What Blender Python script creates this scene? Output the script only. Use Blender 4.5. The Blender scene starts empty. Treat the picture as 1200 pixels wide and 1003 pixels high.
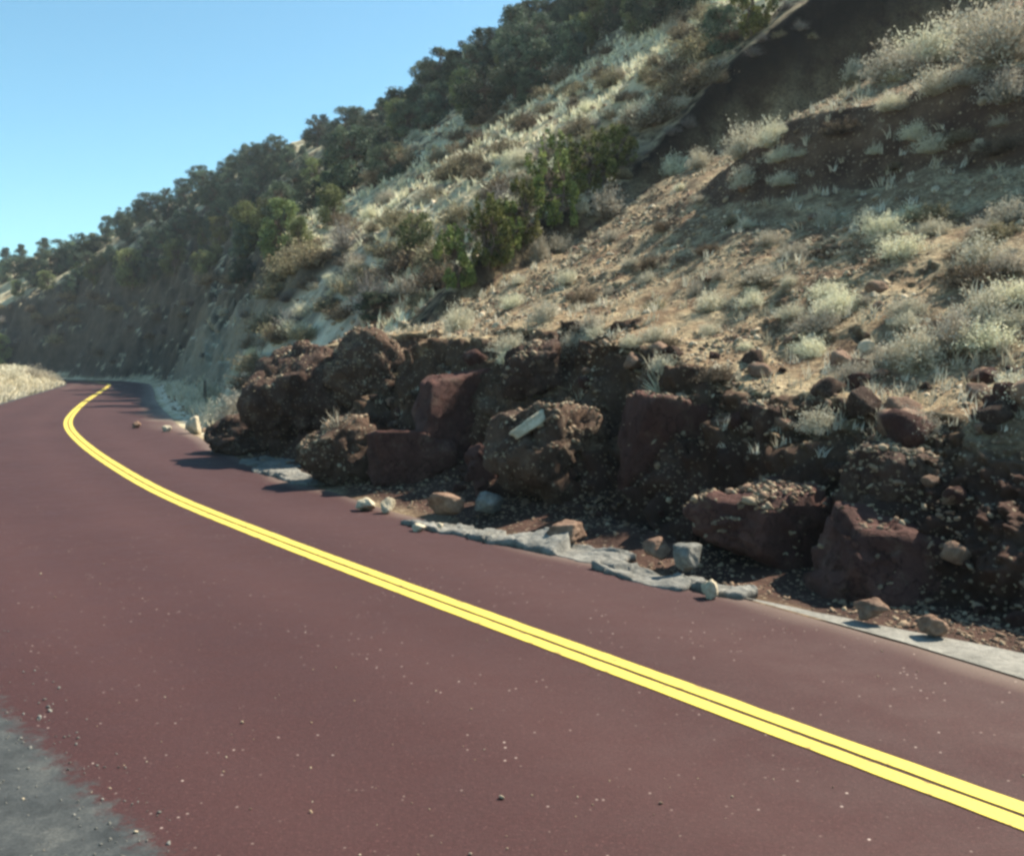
import bpy, bmesh, math, random
import numpy as np
from mathutils import Vector, Matrix, Euler

random.seed(7)
RNG = np.random.default_rng(11)
SC = bpy.context.scene
COL = SC.collection
R = math.radians

# ------------------------------------------------------------------ camera
FPX, W0, H0, CAMH, HORIZON = 1100.0, 1200.0, 1003.0, 1.8, 425.0
PITCH = math.atan((H0 / 2 - HORIZON) / FPX)
cam = bpy.data.cameras.new("camera")
cam_o = bpy.data.objects.new("camera", cam)
COL.objects.link(cam_o)
cam.sensor_fit = 'HORIZONTAL'
cam.sensor_width = 36.0
cam.lens = 36.0 * FPX / W0
cam.clip_start, cam.clip_end = 0.05, 20000
cam_o.location = (0, 0, CAMH)
cam_o.rotation_euler = (R(90) - PITCH, 0, 0)
SC.camera = cam_o


def ray(px, py):
    """direction of the sight line through a point of the photograph, scaled to unit depth along y"""
    u, v = (px - W0 / 2) / FPX, (H0 / 2 - py) / FPX
    c, s = math.cos(PITCH), math.sin(PITCH)
    d = np.array([u, c + v * s, -s + v * c])
    return d / d[1]


def on_plane(px, py, z=0.0):
    d = ray(px, py)
    k = (z - CAMH) / d[2]
    return np.array([d[0] * k, k, z])


# ------------------------------------------------------------------ noise
def _hash(i, j, k):
    n = (i * 73856093) ^ (j * 19349663) ^ (k * 83492791)
    n = n & 0x7fffffff
    n = (n ^ (n >> 13)) * 1274126177
    n = n & 0x7fffffff
    n = (n ^ (n >> 16)) & 0xffffff
    return n.astype(np.float64) / 0xffffff * 2 - 1


def vnoise(x, y, z=None, seed=0):
    x = np.asarray(x, float); y = np.asarray(y, float)
    z = np.zeros_like(x) + 0.37 if z is None else np.asarray(z, float)
    z = z + seed * 17.31
    xi, yi, zi = np.floor(x).astype(np.int64), np.floor(y).astype(np.int64), np.floor(z).astype(np.int64)
    xf, yf, zf = x - xi, y - yi, z - zi
    xf, yf, zf = [f * f * (3 - 2 * f) for f in (xf, yf, zf)]
    def L(a, b, t): return a + (b - a) * t
    h = lambda a, b, c: _hash(xi + a, yi + b, zi + c)
    return L(L(L(h(0, 0, 0), h(1, 0, 0), xf), L(h(0, 1, 0), h(1, 1, 0), xf), yf),
             L(L(h(0, 0, 1), h(1, 0, 1), xf), L(h(0, 1, 1), h(1, 1, 1), xf), yf), zf)


def fbm(x, y, z=None, octaves=4, seed=0, gain=0.5):
    a, s, out = 1.0, 0.0, 0.0
    for o in range(octaves):
        f = 2.03 ** o
        out = out + a * vnoise(x * f + o * 3.1, y * f - o * 5.7, None if z is None else z * f + o * 1.7, seed + o)
        s += a
        a *= gain
    return out / s


def smooth(a, b, x):
    t = np.clip((x - a) / (b - a), 0, 1)
    return t * t * (3 - 2 * t)


# ------------------------------------------------------------------ road course
def catmull(P, n=14):
    P = np.array(P, float)
    out = []
    for i in range(1, len(P) - 2):
        p0, p1, p2, p3 = P[i - 1], P[i], P[i + 1], P[i + 2]
        for t in np.linspace(0, 1, n, endpoint=False):
            out.append(0.5 * (2 * p1 + (p2 - p0) * t + (2 * p0 - 5 * p1 + 4 * p2 - p3) * t * t
                              + (3 * p1 - p0 - 3 * p2 + p3) * t ** 3))
    out.append(P[-2])
    return np.array(out)


line_px = [(1188, 958), (990, 880), (800, 808), (640, 752), (500, 699), (390, 659), (300, 623), (210, 588), (150, 556), (101, 523),
           (80, 500), (84, 486), (101, 470), (121, 457), (128.5, 450.5)]
LP = [on_plane(a, b)[:2] for a, b in line_px]
back = [(60, -72), (40, -46), (20, -19.5), (8.6, -4.6), (4.9, 0.1)]
ahead = [(-35.5, 82), (-42, 92), (-53, 100), (-68, 105), (-90, 108), (-120, 108), (-160, 104), (-220, 95), (-300, 80)]
raw = catmull([tuple(p) for p in back] + [tuple(p) for p in LP[:]] + ahead, 16)
# even out the unprojected points
seg = np.r_[0, np.cumsum(np.hypot(*np.diff(raw, axis=0).T))]
S = np.concatenate([np.arange(0, seg[-1], 0.8)])
CL = np.stack([np.interp(S, seg, raw[:, 0]), np.interp(S, seg, raw[:, 1])], 1)
for _ in range(6):
    CL[1:-1] = CL[1:-1] * 0.5 + (CL[:-2] + CL[2:]) * 0.25
TAN = np.gradient(CL, axis=0)
TAN /= np.hypot(TAN[:, 0], TAN[:, 1])[:, None]
NOR = np.stack([TAN[:, 1], -TAN[:, 0]], 1)            # points to the hill side (right)
edge_px = [(1200, 797), (1020, 744), (840, 693), (700, 660), (600, 632), (480, 605), (400, 580), (300, 547), (235, 514), (212, 500),
           (200, 488), (182, 468)]
EP = np.array([on_plane(a, b)[:2] for a, b in edge_px])
r_s, r_w = [], []
for e in EP:
    i = np.argmin(((CL - e) ** 2).sum(1))
    r_s.append(S[i]); r_w.append(float((e - CL[i]) @ NOR[i]))
o = np.argsort(r_s)
r_s, r_w = np.array(r_s)[o], np.array(r_w)[o]
r_s = np.r_[r_s[0] - 12, r_s, r_s[-1] + 10]
r_w = np.r_[r_w[0], r_w, 3.1]
RW = np.interp(S, r_s, r_w)
lp = [on_plane(a, b)[:2] for a, b in ((0, 832), (90, 910), (190, 1000))]
lw_i = [int(np.argmin(((CL - e) ** 2).sum(1))) for e in lp]
lw_w = [float(-(e - CL[i]) @ NOR[i]) for e, i in zip(lp, lw_i)]
LW_NEAR = float(np.mean(lw_w))
LWA = np.interp(S, [S[lw_i[2]], S[lw_i[1]], S[lw_i[0]], S[lw_i[0]] + 7.0], [lw_w[2] - 0.08, lw_w[1] - 0.06, lw_w[0] - 0.03, 3.15])
LW = 3.15


_TH = np.unwrap(np.arctan2(TAN[:, 1], TAN[:, 0]))
_KAP = np.gradient(_TH, S)


def at_s(arr, s):
    return np.interp(s, S, arr)


def road_coords(x, y):
    """lateral distance u from the centre line (positive on the hill side) and the arc length s of the nearest point on it"""
    x, y = np.ravel(x), np.ravel(y)
    u = np.empty(len(x)); sv = np.empty(len(x))
    c32 = CL.astype(np.float32)
    for a in range(0, len(x), 20000):
        b = min(len(x), a + 20000)
        d = (x[a:b, None].astype(np.float32) - c32[None, :, 0]) ** 2 + (y[a:b, None].astype(np.float32) - c32[None, :, 1]) ** 2
        i = np.argmin(d, 1)
        s_ = S[i]
        for _k in range(2):
            cx, cy = at_s(CL[:, 0], s_), at_s(CL[:, 1], s_)
            tx, ty = at_s(TAN[:, 0], s_), at_s(TAN[:, 1], s_)
            dx, dy = x[a:b] - cx, y[a:b] - cy
            u_ = dx * ty - dy * tx
            s_ = s_ + np.clip((dx * tx + dy * ty) / np.maximum(1 + at_s(_KAP, s_) * u_, 0.4), -0.9, 0.9)
        dx, dy = x[a:b] - at_s(CL[:, 0], s_), y[a:b] - at_s(CL[:, 1], s_)
        tx, ty = at_s(TAN[:, 0], s_), at_s(TAN[:, 1], s_)
        sg = dx * ty - dy * tx
        u[a:b] = np.where(sg >= 0, 1, -1) * np.hypot(dx, dy)
        sv[a:b] = s_
    return u, sv


# ------------------------------------------------------------------ terrain
NX, NY = 0.78, 0.62


def hill_near(x, y):
    n = NX * x + NY * y
    e = -0.62 * x + 0.78 * y
    z = 1.75 + 0.45 * (n - 7.5)
    z = z - np.interp(x, [-5, -1, 1, 3.5], [0.6, 0.65, 0.4, 0.0]) * smooth(8, 11, n)
    z = z - (0.42 * (1 - smooth(8.5, 12.5, n)) + 0.15) * smooth(0.5, 3.5, x) * (1 - smooth(12.5, 13.5, n))
    far = np.maximum(n - 16, 0)
    z = z + 0.06 * far
    st = 1.25 * smooth(0, 0.75, n - 13.6 - 0.5 * fbm(x * 0.5, y * 0.5, octaves=3, seed=5)) * (1 - smooth(9.5, 13.5, e))
    return z + st


def sight(px, py, d):
    r = ray(px, py)
    return (r[0] * d, d, CAMH + r[2] * d)


B_pts = [sight(720, 210, 24.9), sight(800, 128, 25.6), sight(900, 36, 26.3), sight(1000, -52, 27.4), sight(1100, -130, 29), sight(570, 292, 22.6), sight(640, 254, 24.0),
         sight(620, 30, 70), sight(300, 192, 105), sight(0, 312, 160), sight(450, 138, 86), sight(375, 168, 95), sight(150, 262, 130), sight(225, 228, 117), sight(540, 98, 76),
         sight(700, -35, 66), sight(800, -100, 64), sight(950, -190, 64),
         sight(400, 279, 33.4), sight(350, 299, 35), sight(300, 318, 38), sight(250, 333, 50), sight(220, 336, 80), sight(150, 350, 93), sight(60, 356, 106), sight(-80, 370, 125),
         sight(500, 205, 38), sight(600, 150, 36.5), sight(700, 70, 41), sight(800, 10, 40), sight(440, 250, 38), sight(330, 240, 75),
         sight(480, 325, 26), sight(520, 330, 24), sight(440, 362, 25),
         (3, 115, 36), (-35, 165, 32), (-110, 230, 25), (60, 90, 48), (60, 40, 33), (110, 110, 60), (40, 10, 17), (150, 0, 45),
         (-130, 150, 13), (-150, 122, 5), (-200, 150, 8), (-220, 240, 20), (0, 300, 40), (200, 300, 60)]
_P = np.array(B_pts)


def _phi(r2):
    return np.sqrt(r2 + 9.0)


def rbf_fit(P):
    n = len(P)
    D = _phi(((P[:, None, :2] - P[None, :, :2]) ** 2).sum(2))
    A = np.zeros((n + 3, n + 3))
    A[:n, :n] = D - np.eye(n) * 0.02
    A[:n, n] = 1; A[:n, n + 1:] = P[:, :2]; A[n, :n] = 1; A[n + 1:, :n] = P[:, :2].T
    return np.linalg.solve(A, np.r_[P[:, 2], 0, 0, 0])


# the low sunny spur in front of the shaded road bank
C_pts = [sight(240, 436, 36), sight(300, 395, 33.2), sight(350, 349, 31.8), sight(400, 296, 31.3), sight(430, 272, 31.3), sight(480, 245, 32),
         sight(430, 328, 28), sight(380, 375, 27.5), sight(330, 420, 28), sight(480, 325, 26), sight(520, 330, 24), sight(440, 362, 25), sight(570, 292, 22.6),
         (-4.4, 20.5, 0.45), (-8.2, 26.5, 0.15), (-6.2, 25, 0.6), (-10.4, 30.5, 0.3), (-12.5, 34, 0.4)]
_C = np.array(C_pts)
_Wt, _Wc = rbf_fit(_P), rbf_fit(_C)


def rbf_eval(x, y, P, W):
    z = W[-3] + W[-2] * x + W[-1] * y
    for i in range(len(P)):
        z = z + W[i] * _phi((x - P[i, 0]) ** 2 + (y - P[i, 1]) ** 2)
    return z


def spur_q(x, y):
    return (y - np.interp(x, [-30, -15, -12.1, -9.1, -7.3, -5.7, -4.9, 0, 30], [52, 40, 37, 33.5, 32, 31.5, 31.5, 32, 36])) * 0.95 - 0.4 * fbm(x * 0.4, y * 0.4, octaves=3, seed=19)


def hill_far(x, y):
    q2 = spur_q(x, y)
    wd = 1.1 + 2.2 * np.clip(x + 5, 0, 3)
    k = smooth(-0.5 * wd + 0.5, 0.5 * wd + 0.5, q2)
    k = np.where((x > -2) & (y > 20), np.maximum(k, smooth(-2, 1, x)), k)
    return rbf_eval(x, y, _C, _Wc) * (1 - k) + rbf_eval(x, y, _P, _Wt) * k


G_x = [-30, -12, -7.2, -5.6, -4.0, -2.4, 0.8, 3.0, 6.0, 9.6, 13, 20, 40]
G_y = [26, 22.5, 20.8, 19.0, 18.2, 19.4, 22.5, 24.2, 25.0, 25.2, 26, 28, 32]


def gully_q(x, y):
    """signed distance beyond the crest of the near slope, and a coordinate up along that crest"""
    q = (y - np.interp(x, G_x, G_y)) * 0.93 - 0.75 * fbm(x * 0.33, y * 0.33, octaves=3, seed=9) * smooth(-1, 3, x) - 0.28 * fbm(x * 1.4, y * 1.4, octaves=3, seed=29)
    return q, x + 11.5


def terrain(x, y, detail=True):
    shp = np.shape(x)
    x = np.ravel(np.asarray(x, float)); y = np.ravel(np.asarray(y, float))
    u, sa = road_coords(x, y)
    yc = at_s(CL[:, 1], sa)
    t = u - at_s(RW, sa)
    q, g = gully_q(x, y)
    A = hill_near(x, y)
    dist = np.hypot(x, y)
    B = hill_far(x, y)
    w = 0.6 + 0.022 * np.clip(g - 10, 0, 30)
    mk = smooth(0.1, w, q)
    hill = A * (1 - mk) + B * mk - 0.35 * np.exp(-((q + 0.1) / 0.5) ** 2) * smooth(11, 15, g)
    if detail:
        amp = np.clip(dist / 40, 0.25, 1.0)
        rise = smooth(0.5, 4, t)
        hill = hill + rise * (amp * 0.9 * fbm(x * 0.16, y * 0.16, octaves=5, seed=2) * smooth(14, 40, dist)
                              + 0.24 * fbm(x * 0.7, y * 0.7, octaves=5, seed=3, gain=0.62))
        # runnels down the slope
        e = -0.62 * x + 0.78 * y
        hill = hill + rise * 0.14 * fbm(e * 1.1 + 0.6 * fbm(x * .3, y * .3, octaves=2), (NX * x + NY * y) * 0.13, octaves=1, seed=21) * smooth(1, 4, t)
    tanb = np.interp(yc, [-100, 13, 18, 24, 28, 31, 300], [1.45, 1.45, 1.8, 1.8, 1.8, 1.8, 2.0])
    tanb = tanb + (1 - smooth(17, 21, yc)) * np.clip(1.0 * vnoise(sa * 0.62, sa * 0 + 4.2, seed=77), -0.45, 0.9)
    wsh = np.interp(yc, [-100, 4, 5, 5.8, 6.7, 7.8, 9.2, 11.5, 14, 18, 24, 36, 60, 80, 300], [0.75, 0.75, 0.9, 1.1, 1.55, 1.35, 1.6, 1.35, 0.9, 0.7, 1.5, 2.2, 2.2, 1.3, 1.3])
    if detail:
        wob = 0.8 * fbm(x * 0.8, y * 0.8, octaves=3, seed=4) + (0.5 * fbm(x * 2.3, y * 2.3, octaves=4, seed=14, gain=0.6)) * (1 - smooth(26, 36, yc))
        wob = wob + (1.3 * fbm(x * 0.3, y * 0.3, octaves=2, seed=24) + 0.8 * fbm(x * 1.1, y * 1.1, octaves=3, seed=25)) * smooth(30, 42, yc)
        wsh = np.maximum(wsh + wob, np.interp(yc, [0, 5, 7, 9, 14], [1.22, 1.1, 0.6, 0.35, 0.25]))
    tc = np.maximum(t, 0)
    cut = -0.03 + np.interp(yc, [0, 24, 34, 60], [0.16, 0.16, 0.3, 0.3]) * np.minimum(np.maximum(tc - np.interp(yc, [0, 5, 6.5, 8, 12], [1.2, 1.1, 0.5, 0.2, 0.0]), 0), wsh) + tanb * np.maximum(tc - wsh, 0)
    if detail:
        cut = cut + 0.42 * smooth(0.9, 1.8, tc) * fbm(x * 1.25, y * 1.25, octaves=2, seed=66) * (1 - smooth(17, 20, yc)) + 0.13 * smooth(np.interp(yc, [0, 5, 7], [1.15, 1.05, 0.45]), 1.7, tc) * fbm(x * 2.0, y * 2.0, octaves=5, seed=6, gain=0.6)
        cut = cut + 0.9 * smooth(1.5, 5, tc) * fbm(x * 0.35, y * 0.35, octaves=4, seed=8) * smooth(30, 45, yc)
    # soft minimum of natural slope and road cut
    k = np.interp(yc, [0, 14, 20, 30], [0.55, 0.5, 0.3, 0.16])
    hm = np.clip(0.5 + 0.5 * (cut - hill) / k, 0, 1)
    zr = cut * (1 - hm) + hill * hm - k * hm * (1 - hm)
    zr = np.where(t > 0, np.maximum(zr, -0.03), -0.05)
    # valley side of the road
    tl = -u - at_s(LWA, sa)
    tlc = np.maximum(tl, 0)
    mound = 1.25 * smooth(0.2, 3.5, tlc) * smooth(22, 38, yc) * (1 - 0.7 * smooth(14, 40, tlc))
    zl = np.where(yc < 22, -0.004, -0.05) + mound - 0.06 * np.maximum(tlc - 6, 0) * (1 - smooth(20, 60, tlc)) * (1 - smooth(20, 40, yc))
    if detail:
        zl = zl + 0.25 * fbm(x * 0.5, y * 0.5, octaves=4, seed=7) * smooth(0.3, 3, tlc) * smooth(15, 30, yc)
        zl = zl + 0.006 * fbm(x * 3, y * 3, octaves=2, seed=17) * smooth(0.6, 1.2, tlc) * smooth(3, 5, np.hypot(x, y))
    z = np.where(u > 0, zr, zl)
    return z.reshape(shp)


def hit(px, py, d0=3.0, d1=260.0, n=2600):
    """where the sight line through a photograph point first meets the terrain"""
    r = ray(px, py)
    d = np.geomspace(d0, d1, n)
    z = CAMH + r[2] * d
    h = terrain(r[0] * d, d)
    b = np.nonzero(z <= h)[0]
    if not len(b):
        return None
    i = b[0]
    return np.array([r[0] * d[i], d[i], h[i]])


# ------------------------------------------------------------------ mesh helpers
def mesh_np(name, V, F, mats, attrs=None, smooth_shade=False, mat_idx=None):
    me = bpy.data.meshes.new(name)
    V = np.asarray(V, np.float32)
    groups = F if isinstance(F, (list, tuple)) else [F]
    groups = [np.asarray(f, np.int32) for f in groups if len(f)]
    nl = sum(f.size for f in groups); nf = sum(len(f) for f in groups)
    me.vertices.add(len(V)); me.vertices.foreach_set("co", V.ravel())
    me.loops.add(nl); me.polygons.add(nf)
    me.loops.foreach_set("vertex_index", np.concatenate([f.ravel() for f in groups]))
    sizes = np.concatenate([np.full(len(f), f.shape[1], np.int32) for f in groups])
    starts = np.r_[0, np.cumsum(sizes)[:-1]].astype(np.int32)
    me.polygons.foreach_set("loop_start", starts)
    me.polygons.foreach_set("loop_total", sizes)
    if smooth_shade:
        me.polygons.foreach_set("use_smooth", np.ones(nf, bool))
    if mat_idx is not None:
        me.polygons.foreach_set("material_index", np.asarray(mat_idx, np.int32))
    for k, a in (attrs or {}).items():
        at = me.attributes.new(k, 'FLOAT', 'POINT')
        at.data.foreach_set("value", np.asarray(a, np.float32).ravel())
    for m in (mats if isinstance(mats, (list, tuple)) else [mats]):
        me.materials.append(m)
    me.update(calc_edges=True)
    me.validate()
    return me


def link(name, me, loc=(0, 0, 0), rot=(0, 0, 0), scale=(1, 1, 1), parent=None, label=None, cat=None, group=None, kind=None):
    ob = bpy.data.objects.new(name, me)
    COL.objects.link(ob)
    ob.location = loc; ob.rotation_euler = rot; ob.scale = scale
    if parent is not None: ob.parent = parent
    if label: ob["label"] = label
    if cat: ob["category"] = cat
    if group: ob["group"] = group
    if kind: ob["kind"] = kind
    return ob


# ------------------------------------------------------------------ materials
class NT:
    def __init__(self, name):
        self.m = bpy.data.materials.new(name)
        self.m.use_nodes = True
        self.t = self.m.node_tree
        self.t.nodes.clear()
        self.out = self.n('ShaderNodeOutputMaterial')
        self.b = self.n('ShaderNodeBsdfPrincipled')
        self.l(self.b.outputs[0], self.out.inputs[0])

    def n(self, k, **kw):
        nd = self.t.nodes.new(k)
        for a, v in kw.items(): setattr(nd, a, v)
        return nd

    def l(self, a, b): self.t.links.new(a, b)

    def pos(self, obj=False):
        if obj:
            return self.n('ShaderNodeTexCoord').outputs['Object']
        return self.n('ShaderNodeNewGeometry').outputs['Position']

    def noise(self, v, scale, detail=4, rough=0.55, dist=0.0):
        nd = self.n('ShaderNodeTexNoise')
        nd.inputs['Scale'].default_value = scale; nd.inputs['Detail'].default_value = detail
        nd.inputs['Roughness'].default_value = rough; nd.inputs['Distortion'].default_value = dist
        self.l(v, nd.inputs['Vector'])
        return nd.outputs[0]

    def voro(self, v, scale, feature='F1', out='Distance', rand=1.0):
        nd = self.n('ShaderNodeTexVoronoi', feature=feature)
        nd.inputs['Scale'].default_value = scale
        nd.inputs['Randomness'].default_value = rand
        self.l(v, nd.inputs['Vector'])
        return nd.outputs[out]

    def ramp(self, f, stops, interp='LINEAR'):
        nd = self.n('ShaderNodeValToRGB')
        nd.color_ramp.interpolation = interp
        el = nd.color_ramp.elements
        while len(el) < len(stops): el.new(0.5)
        for e, (p, c) in zip(el, stops):
            e.position = p
            e.color = (c, c, c, 1) if isinstance(c, (int, float)) else (*c, 1)
        self.l(f, nd.inputs[0])
        return nd.outputs[0]

    def mix(self, f, a, b, mode='MIX'):
        nd = self.n('ShaderNodeMix', data_type='RGBA', blend_type=mode)
        for sock, v in ((nd.inputs[0], f), (nd.inputs[6], a), (nd.inputs[7], b)):
            if isinstance(v, (int, float)): sock.default_value = v
            elif isinstance(v, tuple): sock.default_value = (*v, 1)
            else: self.l(v, sock)
        return nd.outputs[2]

    def math(self, op, a, b=None, c=None):
        nd = self.n('ShaderNodeMath', operation=op)
        for i, v in enumerate((a, b, c)):
            if v is None: continue
            if isinstance(v, (int, float)): nd.inputs[i].default_value = v
            else: self.l(v, nd.inputs[i])
        return nd.outputs[0]

    def attr(self, name):
        return self.n('ShaderNodeAttribute', attribute_name=name).outputs['Fac']

    def orand(self):
        return self.n('ShaderNodeObjectInfo').outputs['Random']

    def bump(self, h, strength, dist, prev=None):
        nd = self.n('ShaderNodeBump')
        nd.inputs['Strength'].default_value = strength
        nd.inputs['Distance'].default_value = dist
        self.l(h, nd.inputs['Height'])
        if prev is not None: self.l(prev, nd.inputs['Normal'])
        return nd.outputs[0]

    def done(self, color, rough=0.9, normal=None, spec=0.2):
        if isinstance(color, tuple): self.b.inputs['Base Color'].default_value = (*color, 1)
        else: self.l(color, self.b.inputs['Base Color'])
        if isinstance(rough, (int, float)): self.b.inputs['Roughness'].default_value = rough
        else: self.l(rough, self.b.inputs['Roughness'])
        self.b.inputs['Specular IOR Level'].default_value = spec
        if normal is not None: self.l(normal, self.b.inputs['Normal'])
        return self.m


def mat_ground():
    N = NT("hillside_soil")
    p = N.pos()
    big = N.noise(p, 0.35, 5, 0.6)
    mid = N.noise(p, 1.7, 6, 0.62)
    fine = N.noise(p, 14, 6, 0.7)
    soil = N.ramp(mid, [(0.30, (0.10, 0.062, 0.042)), (0.43, (0.225, 0.155, 0.092)), (0.56, (0.40, 0.315, 0.19)), (0.76, (0.54, 0.455, 0.295))])
    soil = N.mix(N.ramp(fine, [(0.35, 0.75), (0.65, 0.0)]), soil, (0.060, 0.038, 0.027))
    # cream stone chips in the soil
    v1 = N.voro(p, 17, out='Distance')
    vc = N.voro(p, 17, out='Color')
    chip = N.math('MULTIPLY', N.ramp(v1, [(0.22, 1.0), (0.36, 0.0)]), N.ramp(vc, [(0.52, 0.0), (0.60, 1.0)]))
    chip = N.math('MULTIPLY', chip, N.ramp(big, [(0.35, 0.35), (0.6, 1.0)]))
    soil = N.mix(chip, soil, (0.42, 0.35, 0.24))
    # far hill soil: drier and greyer
    far = N.ramp(N.noise(p, 0.55, 6, 0.66), [(0.32, (0.12, 0.092, 0.06)), (0.44, (0.34, 0.285, 0.18)), (0.56, (0.52, 0.455, 0.30)), (0.8, (0.62, 0.55, 0.39))])
    c = N.mix(N.attr("far"), soil, far)
    c = N.mix(N.attr("red"), c, N.mix(fine, (0.20, 0.085, 0.045), (0.36, 0.19, 0.115)))
    bank = N.ramp(N.noise(p, 0.9, 6, 0.65), [(0.3, (0.035, 0.032, 0.026)), (0.55, (0.075, 0.066, 0.052)), (0.8, (0.13, 0.115, 0.088))])  # bank soil, with the shade of the steep face put into its colour
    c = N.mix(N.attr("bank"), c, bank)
    gully_shade = N.ramp(N.noise(p, 2.6, 8, 0.75), [(0.3, (0.005, 0.004, 0.0035)), (0.55, (0.011, 0.0085, 0.007)), (0.8, (0.034, 0.026, 0.019))])  # near-black: shade of the gully face painted into the soil colour
    c = N.mix(N.attr("gully"), c, gully_shade)
    dirt = N.ramp(mid, [(0.3, (0.030, 0.018, 0.015)), (0.6, (0.070, 0.040, 0.031)), (0.8, (0.13, 0.088, 0.066))])  # dark cut earth, darkened further so its shade is in the colour
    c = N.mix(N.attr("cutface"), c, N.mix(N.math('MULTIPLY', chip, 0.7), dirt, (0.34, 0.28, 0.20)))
    pale = N.ramp(N.noise(p, 2.2, 6, 0.65), [(0.3, (0.36, 0.32, 0.22)), (0.5, (0.60, 0.55, 0.42)), (0.75, (0.72, 0.68, 0.54))])
    c = N.mix(N.attr("pale"), c, pale)
    grey = N.ramp(N.noise(p, 5, 8, 0.75), [(0.3, (0.030, 0.033, 0.033)), (0.5, (0.068, 0.072, 0.070)), (0.7, (0.125, 0.125, 0.115))])
    gchip = N.ramp(N.voro(p, 45), [(0.18, 1.0), (0.3, 0.0)])
    grey = N.mix(N.math('MULTIPLY', gchip, N.ramp(N.voro(p, 45, out='Color'), [(0.6, 0.0), (0.7, 0.8)])), grey, (0.33, 0.31, 0.27))
    c = N.mix(N.attr("grey"), c, grey)
    b1 = N.bump(mid, 0.6, 0.10)
    b2 = N.bump(fine, 0.8, 0.03, b1)
    b3 = N.bump(N.math('MULTIPLY', chip, 1.0), 0.6, 0.03, b2)
    return N.done(c, 0.95, b3, 0.1)


def mat_road():
    N = NT("red_asphalt")
    p = N.pos()
    fine = N.noise(p, 150, 4, 0.8)
    mid = N.noise(p, 3.0, 5, 0.6)
    big = N.noise(p, 0.35, 4, 0.5)
    c = N.mix(N.ramp(fine, [(0.38, 0.0), (0.62, 1.0)]), (0.024, 0.0085, 0.0092), (0.062, 0.0235, 0.0245))
    c = N.mix(N.ramp(N.noise(p, 38, 3, 0.75), [(0.36, 0.55), (0.56, 0.0)]), c, (0.022, 0.0085, 0.0085))
    c = N.mix(N.ramp(N.noise(p, 62, 2, 0.7), [(0.60, 0.0), (0.70, 0.6)]), c, (0.13, 0.062, 0.058))
    c = N.mix(N.ramp(mid, [(0.35, 0.2), (0.65, 0.0)]), c, (0.034, 0.0125, 0.012))
    c = N.mix(N.ramp(big, [(0.4, 0.0), (0.7, 0.15)]), c, (0.09, 0.041, 0.038))
    wear = N.attr("wheel")
    c = N.mix(N.math('MULTIPLY', wear, 0.12), c, (0.09, 0.042, 0.039))
    v = N.voro(p, 34); vc = N.voro(p, 34, out='Color')
    ch = N.math('MULTIPLY', N.ramp(v, [(0.14, 1.0), (0.26, 0.0)]), N.ramp(vc, [(0.82, 0.0), (0.87, 1.0)]))
    ch = N.math('MULTIPLY', ch, N.ramp(N.noise(p, 0.9, 3), [(0.40, 0.1), (0.62, 0.9)]))
    c = N.mix(ch, c, (0.46, 0.37, 0.33))
    c = N.mix(N.attr("dust"), c, N.mix(fine, (0.20, 0.15, 0.12), (0.33, 0.27, 0.21)))
    eg = N.math('ADD', N.attr("edge"), N.math('MULTIPLY', N.math('SUBTRACT', N.noise(p, 9, 8, 0.8), 0.5), 1.5))
    gc = N.ramp(N.noise(p, 5, 8, 0.75), [(0.3, (0.020, 0.024, 0.026)), (0.5, (0.050, 0.056, 0.058)), (0.7, (0.10, 0.105, 0.10))])
    gc = N.mix(N.ramp(N.noise(p, 70, 3, 0.8), [(0.4, 0.5), (0.6, 0.0)]), gc, (0.018, 0.020, 0.021))
    c = N.mix(N.ramp(eg, [(0.38, 0.0), (0.62, 1.0)]), c, gc)
    h = N.math('ADD', fine, N.math('MULTIPLY', N.voro(p, 70), 0.6))
    return N.done(c, N.ramp(mid, [(0.3, 0.72), (0.7, 0.88)]), N.bump(h, 0.35, 0.005), 0.25)


def mat_paint():
    N = NT("yellow_road_paint")
    p = N.pos()
    n = N.noise(p, 60, 5, 0.7)
    w = N.noise(p, 6, 6, 0.7)
    c = N.mix(N.ramp(n, [(0.35, 0.3), (0.6, 0.0)]), (0.62, 0.50, 0.085), (0.40, 0.29, 0.06))
    c = N.mix(N.ramp(w, [(0.34, 0.7), (0.44, 0.0)]), c, (0.20, 0.11, 0.06))
    c = N.mix(N.ramp(N.noise(p, 170, 2, 0.6), [(0.60, 0.0), (0.68, 0.7)]), c, (0.10, 0.05, 0.04))
    return N.done(c, 0.7, N.bump(n, 0.5, 0.006), 0.3)


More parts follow.
